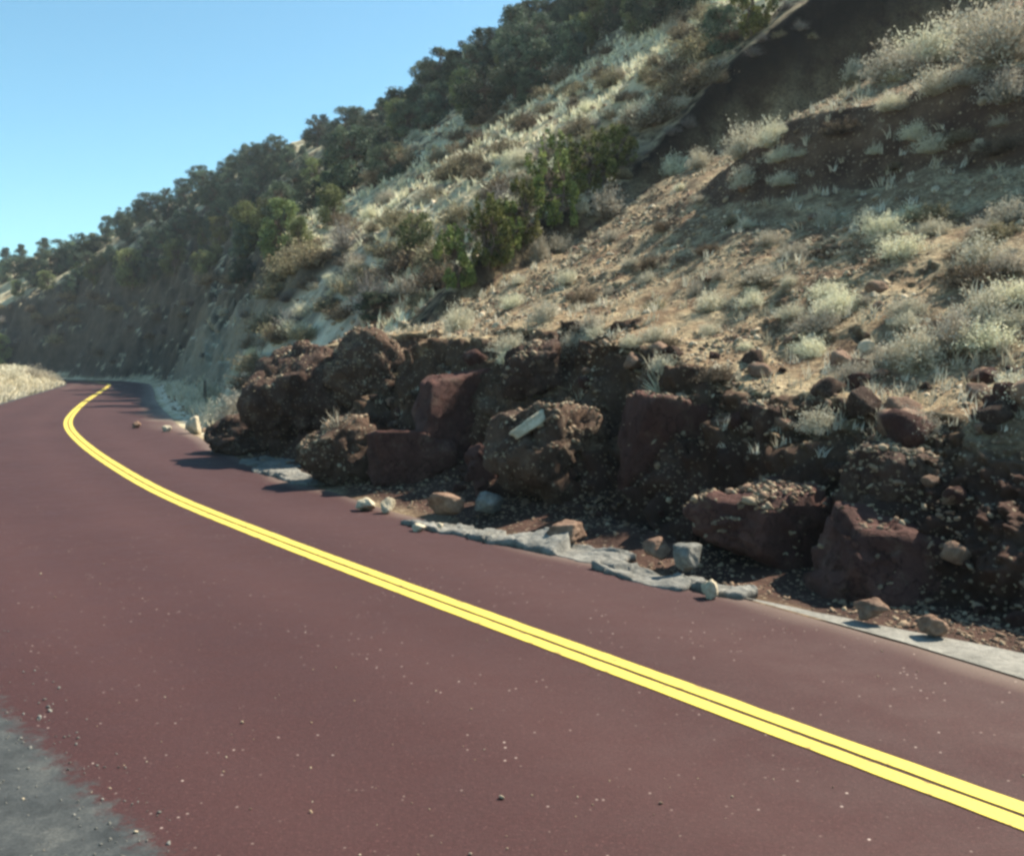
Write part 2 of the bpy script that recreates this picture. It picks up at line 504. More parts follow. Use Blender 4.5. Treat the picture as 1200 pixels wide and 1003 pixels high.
def mat_rock(name, lo, mi, hi, pebbly=0.0, strata=0.3, lichen=0.0):
    N = NT(name)
    p = N.pos(True)
    a = N.noise(p, 1.8, 7, 0.65, 0.4)
    f = N.noise(p, 16, 6, 0.7)
    c = N.ramp(a, [(0.28, lo), (0.5, mi), (0.75, hi)])
    c = N.mix(N.ramp(f, [(0.36, 0.55), (0.6, 0.0)]), c, lo)
    sv = N.n('ShaderNodeMapping'); sv.inputs['Scale'].default_value = (0.6, 0.6, 5)
    N.l(p, sv.inputs['Vector'])
    st = N.noise(sv.outputs[0], 2.2, 5, 0.6, 0.6)
    c = N.mix(N.math('MULTIPLY', N.ramp(st, [(0.45, 0.0), (0.6, 1.0)]), strata), c, tuple(x * 0.55 for x in mi))
    wp = N.n('ShaderNodeVectorMath', operation='ADD')
    dn = N.n('ShaderNodeTexNoise'); dn.inputs['Scale'].default_value = 4.0; dn.inputs['Detail'].default_value = 5; N.l(p, dn.inputs['Vector'])
    N.l(p, wp.inputs[0]); N.l(dn.outputs[1], wp.inputs[1])
    ce = N.voro(wp.outputs[0], 2.3, feature='DISTANCE_TO_EDGE')
    ck = N.ramp(ce, [(0.0, 1.0), (0.035, 0.0)])
    c = N.mix(N.math('MULTIPLY', ck, 0.8), c, tuple(x * 0.4 for x in lo))
    fc = N.voro(wp.outputs[0], 2.3, out='Color')
    c = N.mix(0.35, c, N.mix(fc, lo, hi))
    nb = N.bump(a, 0.6, 0.12)
    nb = N.bump(N.math('SUBTRACT', N.math('MULTIPLY', fc, 0.35), ck), 0.6, 0.06, nb)
    nb = N.bump(f, 1.0, 0.04, nb)
    if pebbly:
        v = N.voro(p, 15); vc = N.voro(p, 15, out='Color')
        g = N.n('ShaderNodeNewGeometry')
        up = N.n('ShaderNodeSeparateXYZ'); N.l(g.outputs['Normal'], up.inputs[0])
        m = N.math('MULTIPLY', N.ramp(v, [(0.20, 1.0), (0.34, 0.0)]), N.ramp(vc, [(0.45, 0.0), (0.55, pebbly)]))
        c = N.mix(m, c, (0.40, 0.33, 0.23))
        nb = N.bump(m, 0.6, 0.03, nb)
    if lichen:
        c = N.mix(N.math('MULTIPLY', N.ramp(N.noise(p, 3.2, 8, 0.75), [(0.54, 0.0), (0.66, 1.0)]), lichen), c, (0.33, 0.28, 0.20))
    r_ = N.orand()
    c = N.mix(N.math('MULTIPLY', r_, 0.25), c, tuple(x * 0.6 for x in mi))
    return N.done(c, 0.9, nb, 0.15)


def mat_stone():
    N = NT("loose_stone")
    p = N.pos()
    r = N.attr("rnd")
    c = N.ramp(r, [(0.0, (0.12, 0.07, 0.05)), (0.35, (0.24, 0.17, 0.115)), (0.65, (0.38, 0.31, 0.21)), (1.0, (0.58, 0.51, 0.38))])
    f = N.noise(p, 40, 4, 0.7)
    c = N.mix(N.ramp(f, [(0.35, 0.4), (0.65, 0.0)]), c, (0.12, 0.09, 0.06))
    return N.done(c, 0.9, N.bump(f, 0.5, 0.01), 0.2)


def mat_plain_stone(name, a, b):
    N = NT(name)
    p = N.pos(True)
    f = N.noise(p, 3.0, 7, 0.7)
    g = N.noise(p, 22, 5, 0.7)
    c = N.mix(N.ramp(f, [(0.35, 0.0), (0.65, 1.0)]), a, b)
    c = N.mix(N.ramp(g, [(0.35, 0.45), (0.55, 0.0)]), c, tuple(x * 0.45 for x in a))
    c = N.mix(N.math('MULTIPLY', N.orand(), 0.3), c, tuple(x * 0.6 for x in a))
    return N.done(c, 0.9, N.bump(N.math('ADD', f, g), 0.6, 0.03), 0.15)


def mat_leaf(name, c0, c1, c2, rough=0.75, trans=0.15):
    N = NT(name)
    r = N.orand()
    a = N.attr("rnd")
    c = N.ramp(a, [(0.0, c0), (0.55, c1), (1.0, c2)])
    hv = N.n('ShaderNodeHueSaturation')
    hv.inputs['Saturation'].default_value = 1.0
    N.l(N.math('MULTIPLY_ADD', r, 0.05, 0.475), hv.inputs['Hue'])
    N.l(N.math('MULTIPLY_ADD', r, 0.7, 0.65), hv.inputs['Value'])
    N.l(c, hv.inputs['Color'])
    m = N.done(hv.outputs[0], rough, None, 0.15)
    if trans:
        tr = N.n('ShaderNodeBsdfTranslucent')
        N.l(hv.outputs[0], tr.inputs[0])
        mx = N.n('ShaderNodeMixShader'); mx.inputs[0].default_value = trans
        N.l(N.b.outputs[0], mx.inputs[1]); N.l(tr.outputs[0], mx.inputs[2])
        N.l(mx.outputs[0], N.out.inputs[0])
    return m


def mat_bark():
    N = NT("bark")
    p = N.pos(True)
    sv = N.n('ShaderNodeMapping'); sv.inputs['Scale'].default_value = (6, 6, 1)
    N.l(p, sv.inputs['Vector'])
    f = N.noise(sv.outputs[0], 4, 5, 0.7)
    return N.done(N.ramp(f, [(0.3, (0.05, 0.038, 0.03)), (0.7, (0.17, 0.135, 0.11))]), 0.95, N.bump(f, 0.7, 0.03), 0.1)


M = {}
M['ground'] = mat_ground()
M['road'] = mat_road()
M['paint'] = mat_paint()
M['red_rock'] = mat_rock("red_sandstone", (0.050, 0.023, 0.020), (0.105, 0.050, 0.043), (0.165, 0.090, 0.074), strata=0.35, lichen=0.25)
M['pebbly_rock'] = mat_rock("pebbly_conglomerate", (0.040, 0.023, 0.018), (0.095, 0.056, 0.040), (0.19, 0.13, 0.09), pebbly=0.9, strata=0.15, lichen=0.5)
M['dark_rock'] = mat_rock("dark_earthy_rock", (0.032, 0.019, 0.016), (0.080, 0.045, 0.035), (0.15, 0.10, 0.075), pebbly=0.5, strata=0.25, lichen=0.35)
M['stone'] = mat_stone()
M['cream_stone'] = mat_plain_stone("cream_limestone", (0.40, 0.34, 0.24), (0.60, 0.54, 0.41))
M['grey_slab'] = mat_plain_stone("grey_broken_asphalt", (0.11, 0.11, 0.10), (0.27, 0.265, 0.24))
M['brown_stone'] = mat_plain_stone("brown_stone", (0.15, 0.085, 0.06), (0.30, 0.21, 0.15))
M['concrete'] = mat_plain_stone("pale_concrete", (0.19, 0.185, 0.165), (0.32, 0.31, 0.275))
M['juniper'] = mat_leaf("juniper_foliage", (0.034, 0.052, 0.042), (0.08, 0.112, 0.080), (0.145, 0.185, 0.115))
M['light_green'] = mat_leaf("light_green_foliage", (0.07, 0.085, 0.04), (0.15, 0.175, 0.075), (0.24, 0.26, 0.12))
M['gully_green'] = mat_leaf("gully_shrub_foliage", (0.05, 0.068, 0.022), (0.14, 0.165, 0.05), (0.31, 0.325, 0.11))
M['pale_bush'] = mat_leaf("pale_dry_brush", (0.30, 0.275, 0.20), (0.55, 0.52, 0.40), (0.72, 0.68, 0.54), 0.85, 0.2)
M['sage'] = mat_leaf("grey_brown_sage", (0.07, 0.058, 0.042), (0.17, 0.14, 0.092), (0.33, 0.275, 0.18), 0.85, 0.15)
M['twig'] = mat_leaf("bare_grey_twigs", (0.12, 0.105, 0.095), (0.24, 0.22, 0.205), (0.38, 0.355, 0.33), 0.85, 0.0)
M['grass'] = mat_leaf("dry_straw_grass", (0.46, 0.42, 0.30), (0.64, 0.60, 0.45), (0.78, 0.75, 0.61), 0.8, 0.2)
M['bark'] = mat_bark()
M['post'] = mat_plain_stone("weathered_post", (0.10, 0.085, 0.07), (0.2, 0.18, 0.15))

# ------------------------------------------------------------------ ground sheet
az_in = np.linspace(-44, 47, 860)
az = np.r_[np.linspace(-180, -46, 68), az_in, np.linspace(49, 178, 66)]
rad = np.r_[0.0, 0.6, np.geomspace(1.6, 4.9, 90), np.geomspace(5, 19, 680), np.geomspace(19.1, 135, 880), np.geomspace(136, 260, 90), np.geomspace(268, 460, 20)]
AZ, RD = np.meshgrid(np.radians(az), rad, indexing='ij')
GX, GY = np.sin(AZ) * RD, np.cos(AZ) * RD
GZ = terrain(GX, GY)
GZ = np.clip(GZ, -6, 70)
GZ[:, 0] = GZ[:, 0].mean()
na, nr = AZ.shape
ii, jj = np.meshgrid(np.arange(na), np.arange(nr - 1), indexing='ij')
i2 = (ii + 1) % na
quads = np.stack([ii * nr + jj, ii * nr + jj + 1, i2 * nr + jj + 1, i2 * nr + jj], -1).reshape(-1, 4)
gu, gs_ = road_coords(GX, GY)
gyc = at_s(CL[:, 1], gs_)
gt = gu - at_s(RW, gs_)
gq, gg = gully_q(GX.ravel(), GY.ravel())
gx, gy, gz = GX.ravel(), GY.ravel(), GZ.ravel()
dist = np.hypot(gx, gy)
# steepness
dzr = np.gradient(GZ, axis=1) / np.maximum(np.gradient(RD, axis=1), 1e-6)
dza = np.gradient(GZ, axis=0) / np.maximum(np.gradient(AZ, axis=0) * np.maximum(RD, 0.5), 1e-6)
steep = np.hypot(dzr, dza).ravel()
nz = fbm(gx * 1.1, gy * 1.1, octaves=3, seed=31)
a_far = np.where(gu > 0, smooth(0.5, 2.0, gq) * smooth(20, 34, dist), smooth(20, 35, dist) * 0.8)
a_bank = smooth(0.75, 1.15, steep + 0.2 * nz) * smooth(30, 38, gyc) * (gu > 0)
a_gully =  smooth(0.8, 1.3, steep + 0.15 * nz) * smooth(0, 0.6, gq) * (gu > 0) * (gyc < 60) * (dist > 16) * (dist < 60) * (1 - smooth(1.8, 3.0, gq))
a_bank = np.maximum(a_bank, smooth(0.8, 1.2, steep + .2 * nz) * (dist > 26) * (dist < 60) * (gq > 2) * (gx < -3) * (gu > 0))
a_cut = smooth(-0.1, 0.4, gt) * np.maximum(1 - smooth(0.8, 1.4, gz + 0.35 * nz), 0.85 * smooth(0.75, 1.2, steep + 0.25 * nz)) * (gyc < 21) * (gu > 0) * (gq < 0.2)  # steep faces, the upper step too, take the shade-darkened earth colour
a_pale = (1 - 0.75 * smooth(0.35, 0.7, steep + 0.15 * nz)) * smooth(0.0, 0.5, gt + 0.3 * nz) * (1 - smooth(3.2, 5.2, gt + 1.0 * nz)) * smooth(20, 23, gyc) * (1 - smooth(60, 75, gyc)) * (gu > 0)
a_pale = np.maximum(a_pale, smooth(0.0, 0.6, -gu - LW + 0.3 * nz) * smooth(20, 32, gyc) * 0.75 * (gu < 0) * (dist < 200))
a_pale = np.maximum(a_pale, (gu > 0) * (gx < -2.5) * smooth(0.2, 0.8, gq) * (1 - smooth(0.0, 0.5, spur_q(gx, gy))) * smooth(0.3, 1.2, gt) * np.clip(0.42 + 1.1 * nz, 0, 1) * (gyc < 45))  # cream spur soil made paler, its sunlight painted in
a_grey = (gu < -1) * (1 - smooth(16, 26, dist)) * 1.0
hr = hit(455, 345)
hr2 = hit(480, 318)
a_red = np.zeros(len(gx))
for c_, rr in ((hr, 2.4), (hr2, 2.2)):
    if c_ is not None:
        a_red = np.maximum(a_red, 1 - smooth(rr * 0.5, rr, np.hypot(gx - c_[0], gy - c_[1]) + 0.8 * nz))
# crumbly relief on the steep face of the cut: pushed in and out sideways
wl_ = a_cut * smooth(0.5, 1.0, gt) * smooth(0.35, 0.8, steep) * (gt < 6)
k_ = np.nonzero(wl_ > 0.01)[0]
px_, py_, pz_ = gx[k_], gy[k_], gz[k_]
cell = np.abs(fbm(px_ * 3.4, py_ * 3.4, pz_ * 3.4, octaves=5, seed=91, gain=0.62))
of = (0.30 * fbm(px_ * 1.5, py_ * 1.5, pz_ * 1.7, octaves=3, seed=90) + 0.55 * (cell - 0.22)) * wl_[k_]
gx[k_] -= NX * of; gy[k_] -= NY * of; gz[k_] += 0.25 * of
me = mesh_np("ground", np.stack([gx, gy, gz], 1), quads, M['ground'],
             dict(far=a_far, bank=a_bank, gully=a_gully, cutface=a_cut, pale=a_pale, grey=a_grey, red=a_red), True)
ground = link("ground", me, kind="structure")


# ------------------------------------------------------------------ road ribbon and paint
def ribbon(name, offs, z, mat, i0, i1, sub=1, attrs=None, jit=None):
    """offs: list of functions/arrays giving the lateral offset for every centre-line sample"""
    s = np.linspace(S[i0], S[i1], (i1 - i0) * sub + 1)
    c = np.stack([np.interp(s, S, CL[:, k]) for k in (0, 1)], 1)
    n = np.stack([np.interp(s, S, NOR[:, k]) for k in (0, 1)], 1)
    n /= np.hypot(n[:, 0], n[:, 1])[:, None]
    V, U = [], []
    for o_ in offs:
        w_ = np.interp(s, S, o_) if np.ndim(o_) else np.full(len(s), float(o_))
        if jit is not None: w_ = w_ + jit(s, o_)
        V.append(np.c_[c + n * w_[:, None], np.full(len(s), z)])
        U.append(w_)
    k, ns = len(offs), len(s)
    V = np.concatenate(V)
    a, b = np.meshgrid(np.arange(k - 1), np.arange(ns - 1), indexing='ij')
    q = np.stack([a * ns + b, (a + 1) * ns + b, (a + 1) * ns + b + 1, a * ns + b + 1], -1).reshape(-1, 4)
    at = attrs(np.tile(s, k), np.concatenate(U)) if attrs else None
    return mesh_np(name, V, q, mat, at)


iA, iB = 20, len(S) - 2
_ext = np.interp(CL[:, 1], [9, 18], [2.6, 0.05])
lanes = [-LWA - 0.32 - _ext, -LWA - 0.2, -LWA - 0.1] + [(-LWA + (RW + LWA) * f) for f in np.linspace(0, 1, 54)]


def road_attr(s, w_):
    rw = np.interp(s, S, RW)
    wl = np.exp(-((np.abs(w_) - 0.85) / 0.35) ** 2) + np.exp(-((np.abs(w_) - 2.35) / 0.35) ** 2)
    yc = np.interp(s, S, CL[:, 1])
    nz_ = fbm(s * 0.5, w_ * 1.5, octaves=3, seed=3)
    dust = (1 - smooth(0.0, 0.3, rw - w_ + 0.25 * nz_)) * 0.35
    dust = dust + 0.45 * (1 - smooth(0.1, 1.0, rw - w_ + 0.5 * nz_)) * smooth(20, 30, yc)
    dust = dust + 0.35 * smooth(0.1, 0.5, nz_) * smooth(55, 75, yc)
    return dict(edge=1 - smooth(-0.30, 0.22, w_ + np.interp(s, S, LWA)), wheel=np.clip(wl, 0, 1), dust=np.clip(dust, 0, 1))


def edge_jit(s, o_):
    if np.ndim(o_) and (np.allclose(o_, RW) or np.allclose(o_, -LWA - 0.32 - _ext)):
        return np.where(np.allclose(o_, RW), 0.05, 0.10) * fbm(s * 1.9, s * 0 + (1.0 if np.allclose(o_, RW) else 9.0), octaves=5, seed=41, gain=0.65)
    return 0 * s


road = link("road", ribbon("road", [np.asarray(l) for l in lanes], 0.0, M['road'], iA, iB, 6, road_attr, edge_jit), kind="structure")
for off in (-0.068, 0.068):
    link("yellow_line", ribbon("yellow_line", [off - 0.052, off - 0.02, off + 0.02, off + 0.052], 0.005, M['paint'], iA, iB, 12, None, lambda s, o_: 0.006 * fbm(s * 7, s * 0 + float(np.mean(o_)) * 90, octaves=3, seed=47)), parent=road)


def s_of(px, py):
    p_ = on_plane(px, py)[:2]
    return int(np.argmin(((CL - p_) ** 2).sum(1)))


# pale concrete edging strip beside the road on the right
iE0, iE1 = s_of(1200, 797) - 12, s_of(815, 688)
RWs = RW
strip_jit = lambda s, o_: np.where(np.allclose(o_, RWs), 0, 1) * 0.09 * fbm(s * 1.6, s * 0 + 2, octaves=4, seed=43)
ss_ = np.clip((S - S[iE0]) / (S[iE1] - S[iE0]), 0, 1)
wid = 1.2 * (1 - smooth(0.55, 1.0, ss_)) + 0.03
link("shoulder_strip", ribbon("shoulder_strip", [RW + 0.0, RW + wid * .5, RW + wid], 0.009, M['concrete'], iE0, iE1, 4, None, strip_jit), kind="structure")


# ------------------------------------------------------------------ rocks
def rock_verts(seed, size, rough=0.06, facets=16, p=18, sub=5, lump=0.0, chips=0.075, block=False):
    rg = np.random.default_rng(seed)
    bm = bmesh.new()
    bmesh.ops.create_icosphere(bm, subdivisions=sub, radius=1)
    V = np.array([v.co[:] for v in bm.verts]); F = np.array([[v.index for v in f.verts] for f in bm.faces])
    bm.free()
    facets = facets + 5
    fi = np.arange(facets) + 0.5
    ph = np.arccos(1 - 2 * fi / facets); th = np.pi * (1 + 5 ** 0.5) * fi + rg.uniform(0, 6.28)
    n = np.stack([np.cos(th) * np.sin(ph), np.sin(th) * np.sin(ph), np.cos(ph)], 1) + rg.normal(scale=0.28, size=(facets, 3))
    n /= np.linalg.norm(n, axis=1)[:, None]
    h = rg.uniform(0.62, 1.0, len(n))
    if block:
        ax = np.array([[0, 0, 1], [0, 0, -1], [1, 0, 0], [-1, 0, 0], [0, 1, 0], [0, -1, 0]]) + rg.normal(scale=0.24, size=(6, 3))
        ax /= np.linalg.norm(ax, axis=1)[:, None]
        cn = rg.choice([-1, 1], (4, 3)) + rg.normal(scale=0.3, size=(4, 3)); cn /= np.linalg.norm(cn, axis=1)[:, None]
        n = np.r_[ax, cn]; h = np.r_[rg.uniform(0.62, 0.8, 6), rg.uniform(0.85, 1.02, 4)]
    d = np.maximum(V @ n.T, 0) / h
    r = np.minimum(((d ** p).sum(1)) ** (-1 / p), 1.7)
    o = rg.uniform(0, 50, 3)
    D = V
    V = V * r[:, None]
    if chips and sub > 2:
        # broken faces: cells over the surface, each set in or out and tilted a little
        ns = 34
        sd = rg.normal(size=(ns, 3)); sd /= np.linalg.norm(sd, axis=1)[:, None]
        wq = D + 0.22 * np.stack([fbm(D[:, 0] * 2.5 + o[k], D[:, 1] * 2.5 + o[k], D[:, 2] * 2.5, octaves=3, seed=k) for k in range(3)], 1)
        dd = ((wq[:, None] - sd[None]) ** 2).sum(2)
        i = np.argmin(dd, 1)
        off = rg.uniform(-1, 0.4, ns); tl = rg.normal(scale=1.2, size=(ns, 3))
        V = V * (1 + chips * (off[i] + ((D - sd[i]) * tl[i]).sum(1)))[:, None]
    nrm = V / np.linalg.norm(V, axis=1)[:, None]
    disp = rough * fbm(V[:, 0] * 1.6 + o[0], V[:, 1] * 1.6 + o[1], V[:, 2] * 1.6 + o[2], octaves=6, seed=seed % 50, gain=0.6)
    if lump:
        L = np.abs(fbm(V[:, 0] * 3.2 + o[1], V[:, 1] * 3.2 + o[2], V[:, 2] * 3.2 + o[0], octaves=4, seed=seed % 31))
        disp = disp - lump * (1 - L * 2.2).clip(0, 1) ** 3 + lump * 0.3
    V = V + nrm * disp[:, None]
    lo, hi = V.min(0), V.max(0)
    V = (V - (lo + hi) / 2) / (hi - lo)
    return V * np.array(size)[None], F


STONE_P = []
for s_ in range(8):
    STONE_P.append(rock_verts(100 + s_, (2, 2, 1.4), 0.12, 9, 12, 1))


def stone_soup(pts, sizes, rnd, sink=0.25):
    """many small stones as one mesh"""
    Vs, Fs, A, base = [], [], [], 0
    for k in range(len(STONE_P)):
        sel = np.arange(k, len(pts), len(STONE_P))
        if not len(sel): continue
        pv, pf = STONE_P[k]
        n = len(sel)
        ang = RNG.uniform(0, 2 * np.pi, n)
        til = RNG.normal(scale=0.35, size=(n, 2))
        sc = sizes[sel][:, None] * RNG.uniform(0.65, 1.25, (n, 3)) * 0.5
        P = pv[None] * sc[:, None, :]
        ca, sa = np.cos(ang), np.sin(ang)
        X = P[..., 0] * ca[:, None] - P[..., 1] * sa[:, None]
        Y = P[..., 0] * sa[:, None] + P[..., 1] * ca[:, None]
        Z = P[..., 2] + X * til[:, :1] + Y * til[:, 1:]
        V = np.stack([X, Y, Z], -1) + pts[sel][:, None, :]
        V[..., 2] += (sizes[sel] * (0.3 - sink))[:, None]
        Vs.append(V.reshape(-1, 3))
        Fs.append((pf[None] + (np.arange(n) * len(pv))[:, None, None] + base).reshape(-1, 3))
        A.append(np.repeat(rnd[sel], len(pv)))
        base += n * len(pv)
    return np.concatenate(Vs), np.concatenate(Fs), np.concatenate(A)


def boulder(name, seed, box, depth, mat, label, cat="boulder", rough=0.07, facets=9, lump=0.0, rotz=None, d=None, zlift=0.0, tilt=(0, 0), pebbles=0, group=None, p=40, zb=0.15, sub=5):
    """box = (x0, y_top, x1, y_base) in the photograph; stands at distance d (default: where its base meets the ledge)"""
    x0, yt, x1, yb = box
    if d is None:
        d = on_plane((x0 + x1) / 2, yb, zb)[1]
    w = (x1 - x0) / FPX * d
    ztop = CAMH + ray(600, yt)[2] * d; zbot = CAMH + ray(600, yb)[2] * d - 0.10
    hgt = ztop - zbot
    dep = depth
    cx = ray((x0 + x1) / 2, 500)[0] * (d + dep * 0.3)
    V, F = rock_verts(seed, (w, dep, hgt), rough, facets, p, sub, lump, 0.085, mat == 'red_rock' or name == 'boulder')
    rz = rotz if rotz is not None else 0.0
    me = mesh_np(name, V, F, M[mat], None, True)
    ob = link(name, me, (cx, d + dep * 0.42, (ztop + zbot) / 2 + zlift), (tilt[0], tilt[1], rz), label=label, cat=cat, group=group)
    if pebbles:
        rg = np.random.default_rng(seed + 5)
        tri = V[F]
        nn = np.cross(tri[:, 1] - tri[:, 0], tri[:, 2] - tri[:, 0])
        nn /= np.linalg.norm(nn, axis=1)[:, None] + 1e-9
        cen = tri.mean(1)
        pn = fbm(cen[:, 0] * 3, cen[:, 1] * 3, cen[:, 2] * 3, octaves=2, seed=seed % 40)
        ok = np.nonzero((nn[:, 2] > 0.5) & (pn > -0.12))[0]
        pk = rg.choice(ok, min(pebbles, len(ok)), replace=False)
        pv, pf, pa = stone_soup(cen[pk] + nn[pk] * 0.004, rg.gamma(2.2, 0.013, len(pk)) + 0.012, rg.uniform(0.05, 0.72, len(pk)), 0.3)
        link("embedded_pebbles", mesh_np("embedded_pebbles", pv, pf, M['stone'], dict(rnd=pa)), parent=ob, kind="stuff")
    return ob


# the row of rocks at the foot of the cut, left to right
boulder("rock_outcrop", 1, (270, 396, 440, 560), 2.6, 'dark_rock', "tall dark earthy outcrop at the far left end of the rock row", "rock", 0.16, 12, 0.10, 0.5, d=16.6, p=9, pebbles=500)
boulder("rock_outcrop", 2, (365, 381, 500, 520), 2.4, 'pebbly_rock', "broad pebbly outcrop top with reddish rubble, just behind the low mound", "rock", 0.18, 12, 0.10, 0.7, d=16.2, p=9, pebbles=900)
boulder("rock_outcrop", 3, (236, 486, 330, 540), 1.5, 'dark_rock', "low dark rubble tongue spilling onto the road edge by pale grass", "rock", 0.16, 12, 0.12, 0.5, d=18.2, p=9)
boulder("earth_mound", 4, (340, 488, 462, 572), 1.2, 'pebbly_rock', "low stony mound with a spiky pale grass tuft on it", "mound", 0.16, 10, 0.10, 0.4, d=13.4, p=8, pebbles=600)
boulder("boulder", 5, (474, 428, 584, 556), 0.9, 'red_rock', "smooth upright red boulder with a flat shaded face and sunlit right side", rough=0.05, facets=8, rotz=0.5, d=13.4, tilt=(-0.1, 0.08), pebbles=0, p=50)
boulder("boulder", 6, (428, 504, 530, 566), 0.9, 'red_rock', "low dark red boulder in the shade below the upright red boulder", rough=0.10, facets=10, rotz=0.4, d=13.0)
boulder("boulder", 7, (540, 520, 600, 582), 0.7, 'red_rock', "small deep red boulder wedged beside the pebble-topped boulder", rough=0.10, rotz=0.3, d=11.6)
boulder("boulder", 8, (566, 472, 728, 594), 1.2, 'pebbly_rock', "wide lumpy pebble-topped boulder with a cream slab lying on its top", rough=0.16, facets=12, lump=0.09, rotz=0.2, d=10.6, p=10, pebbles=420)
boulder("boulder", 9, (724, 458, 834, 602), 0.95, 'red_rock', "tall rounded red-brown boulder with a crumbly top, in the row's middle", rough=0.12, facets=12, lump=0.05, rotz=0.3, d=10.0, p=12, pebbles=160)
boulder("boulder", 10, (800, 560, 985, 672), 1.1, 'red_rock', "sloping red boulder under pebbly rubble left of the largest boulder", rough=0.12, facets=11, lump=0.05, rotz=0.55, d=8.0, p=14, tilt=(0, 0.15), pebbles=450)
boulder("boulder", 11, (955, 606, 1182, 724), 0.95, 'red_rock', "largest red boulder, long and angular, nearest the camera", rough=0.06, facets=9, rotz=0.15, d=7.0, p=45, tilt=(0.0, 0.07), pebbles=120)
boulder("boulder", 12, (1095, 640, 1188, 716), 0.6, 'red_rock', "pale sunlit red block at the right end of the largest boulder", rough=0.09, facets=9, rotz=0.6, d=7.05, p=22)
boulder("boulder", 13, (585, 396, 660, 470), 0.9, 'dark_rock', "dark overhanging earthy boulder above the lumpy pebble-topped boulder", rough=0.16, facets=12, lump=0.10, d=12.8, p=9, pebbles=200)
boulder("boulder", 14, (790, 392, 900, 480), 1.1, 'pebbly_rock', "pebbly rounded knob at the lip of the cut above the tall boulder", rough=0.18, facets=12, lump=0.1, d=11.4, p=8, pebbles=700)
boulder("boulder", 15, (990, 520, 1130, 610), 0.9, 'dark_rock', "dark stony knob directly above the largest red boulder", rough=0.18, facets=12, lump=0.1, d=7.6, p=8, pebbles=500)
boulder("boulder", 16, (860, 470, 960, 560), 0.9, 'dark_rock', "shaded earthy knob above the sloping red boulder", rough=0.18, facets=12, lump=0.1, d=9.2, p=8, pebbles=400)
boulder("boulder", 17, (1150, 540, 1260, 700), 0.9, 'dark_rock', "dark earthy rock cut off by the right edge of the photo", rough=0.16, facets=12, lump=0.08, d=7.4, p=9, pebbles=300)

# slabs of broken pavement and loose blocks (px box, distance taken on the ground)
slabs = [((296, 536, 345, 551), 0.6, "small flat grey slab lying at the foot of the stony mound, nearest the road bend"),
         ((305, 547, 352, 560), 0.5, "thin grey slab tucked in front of the slab at the mound's foot"),
         ((340, 556, 372, 568), 0.4, "smallest grey slab, just right of the two thin slabs by the mound"),
         ((484, 602, 726, 662), 0.42, "long curved grey slab edging the red road below the boulders"),
         ((704, 656, 812, 690), 0.34, "shorter grey slab between the long slab and the pale shoulder strip"),
         ((800, 676, 880, 698), 0.28, "thin broken grey slab at the start of the pale shoulder strip")]


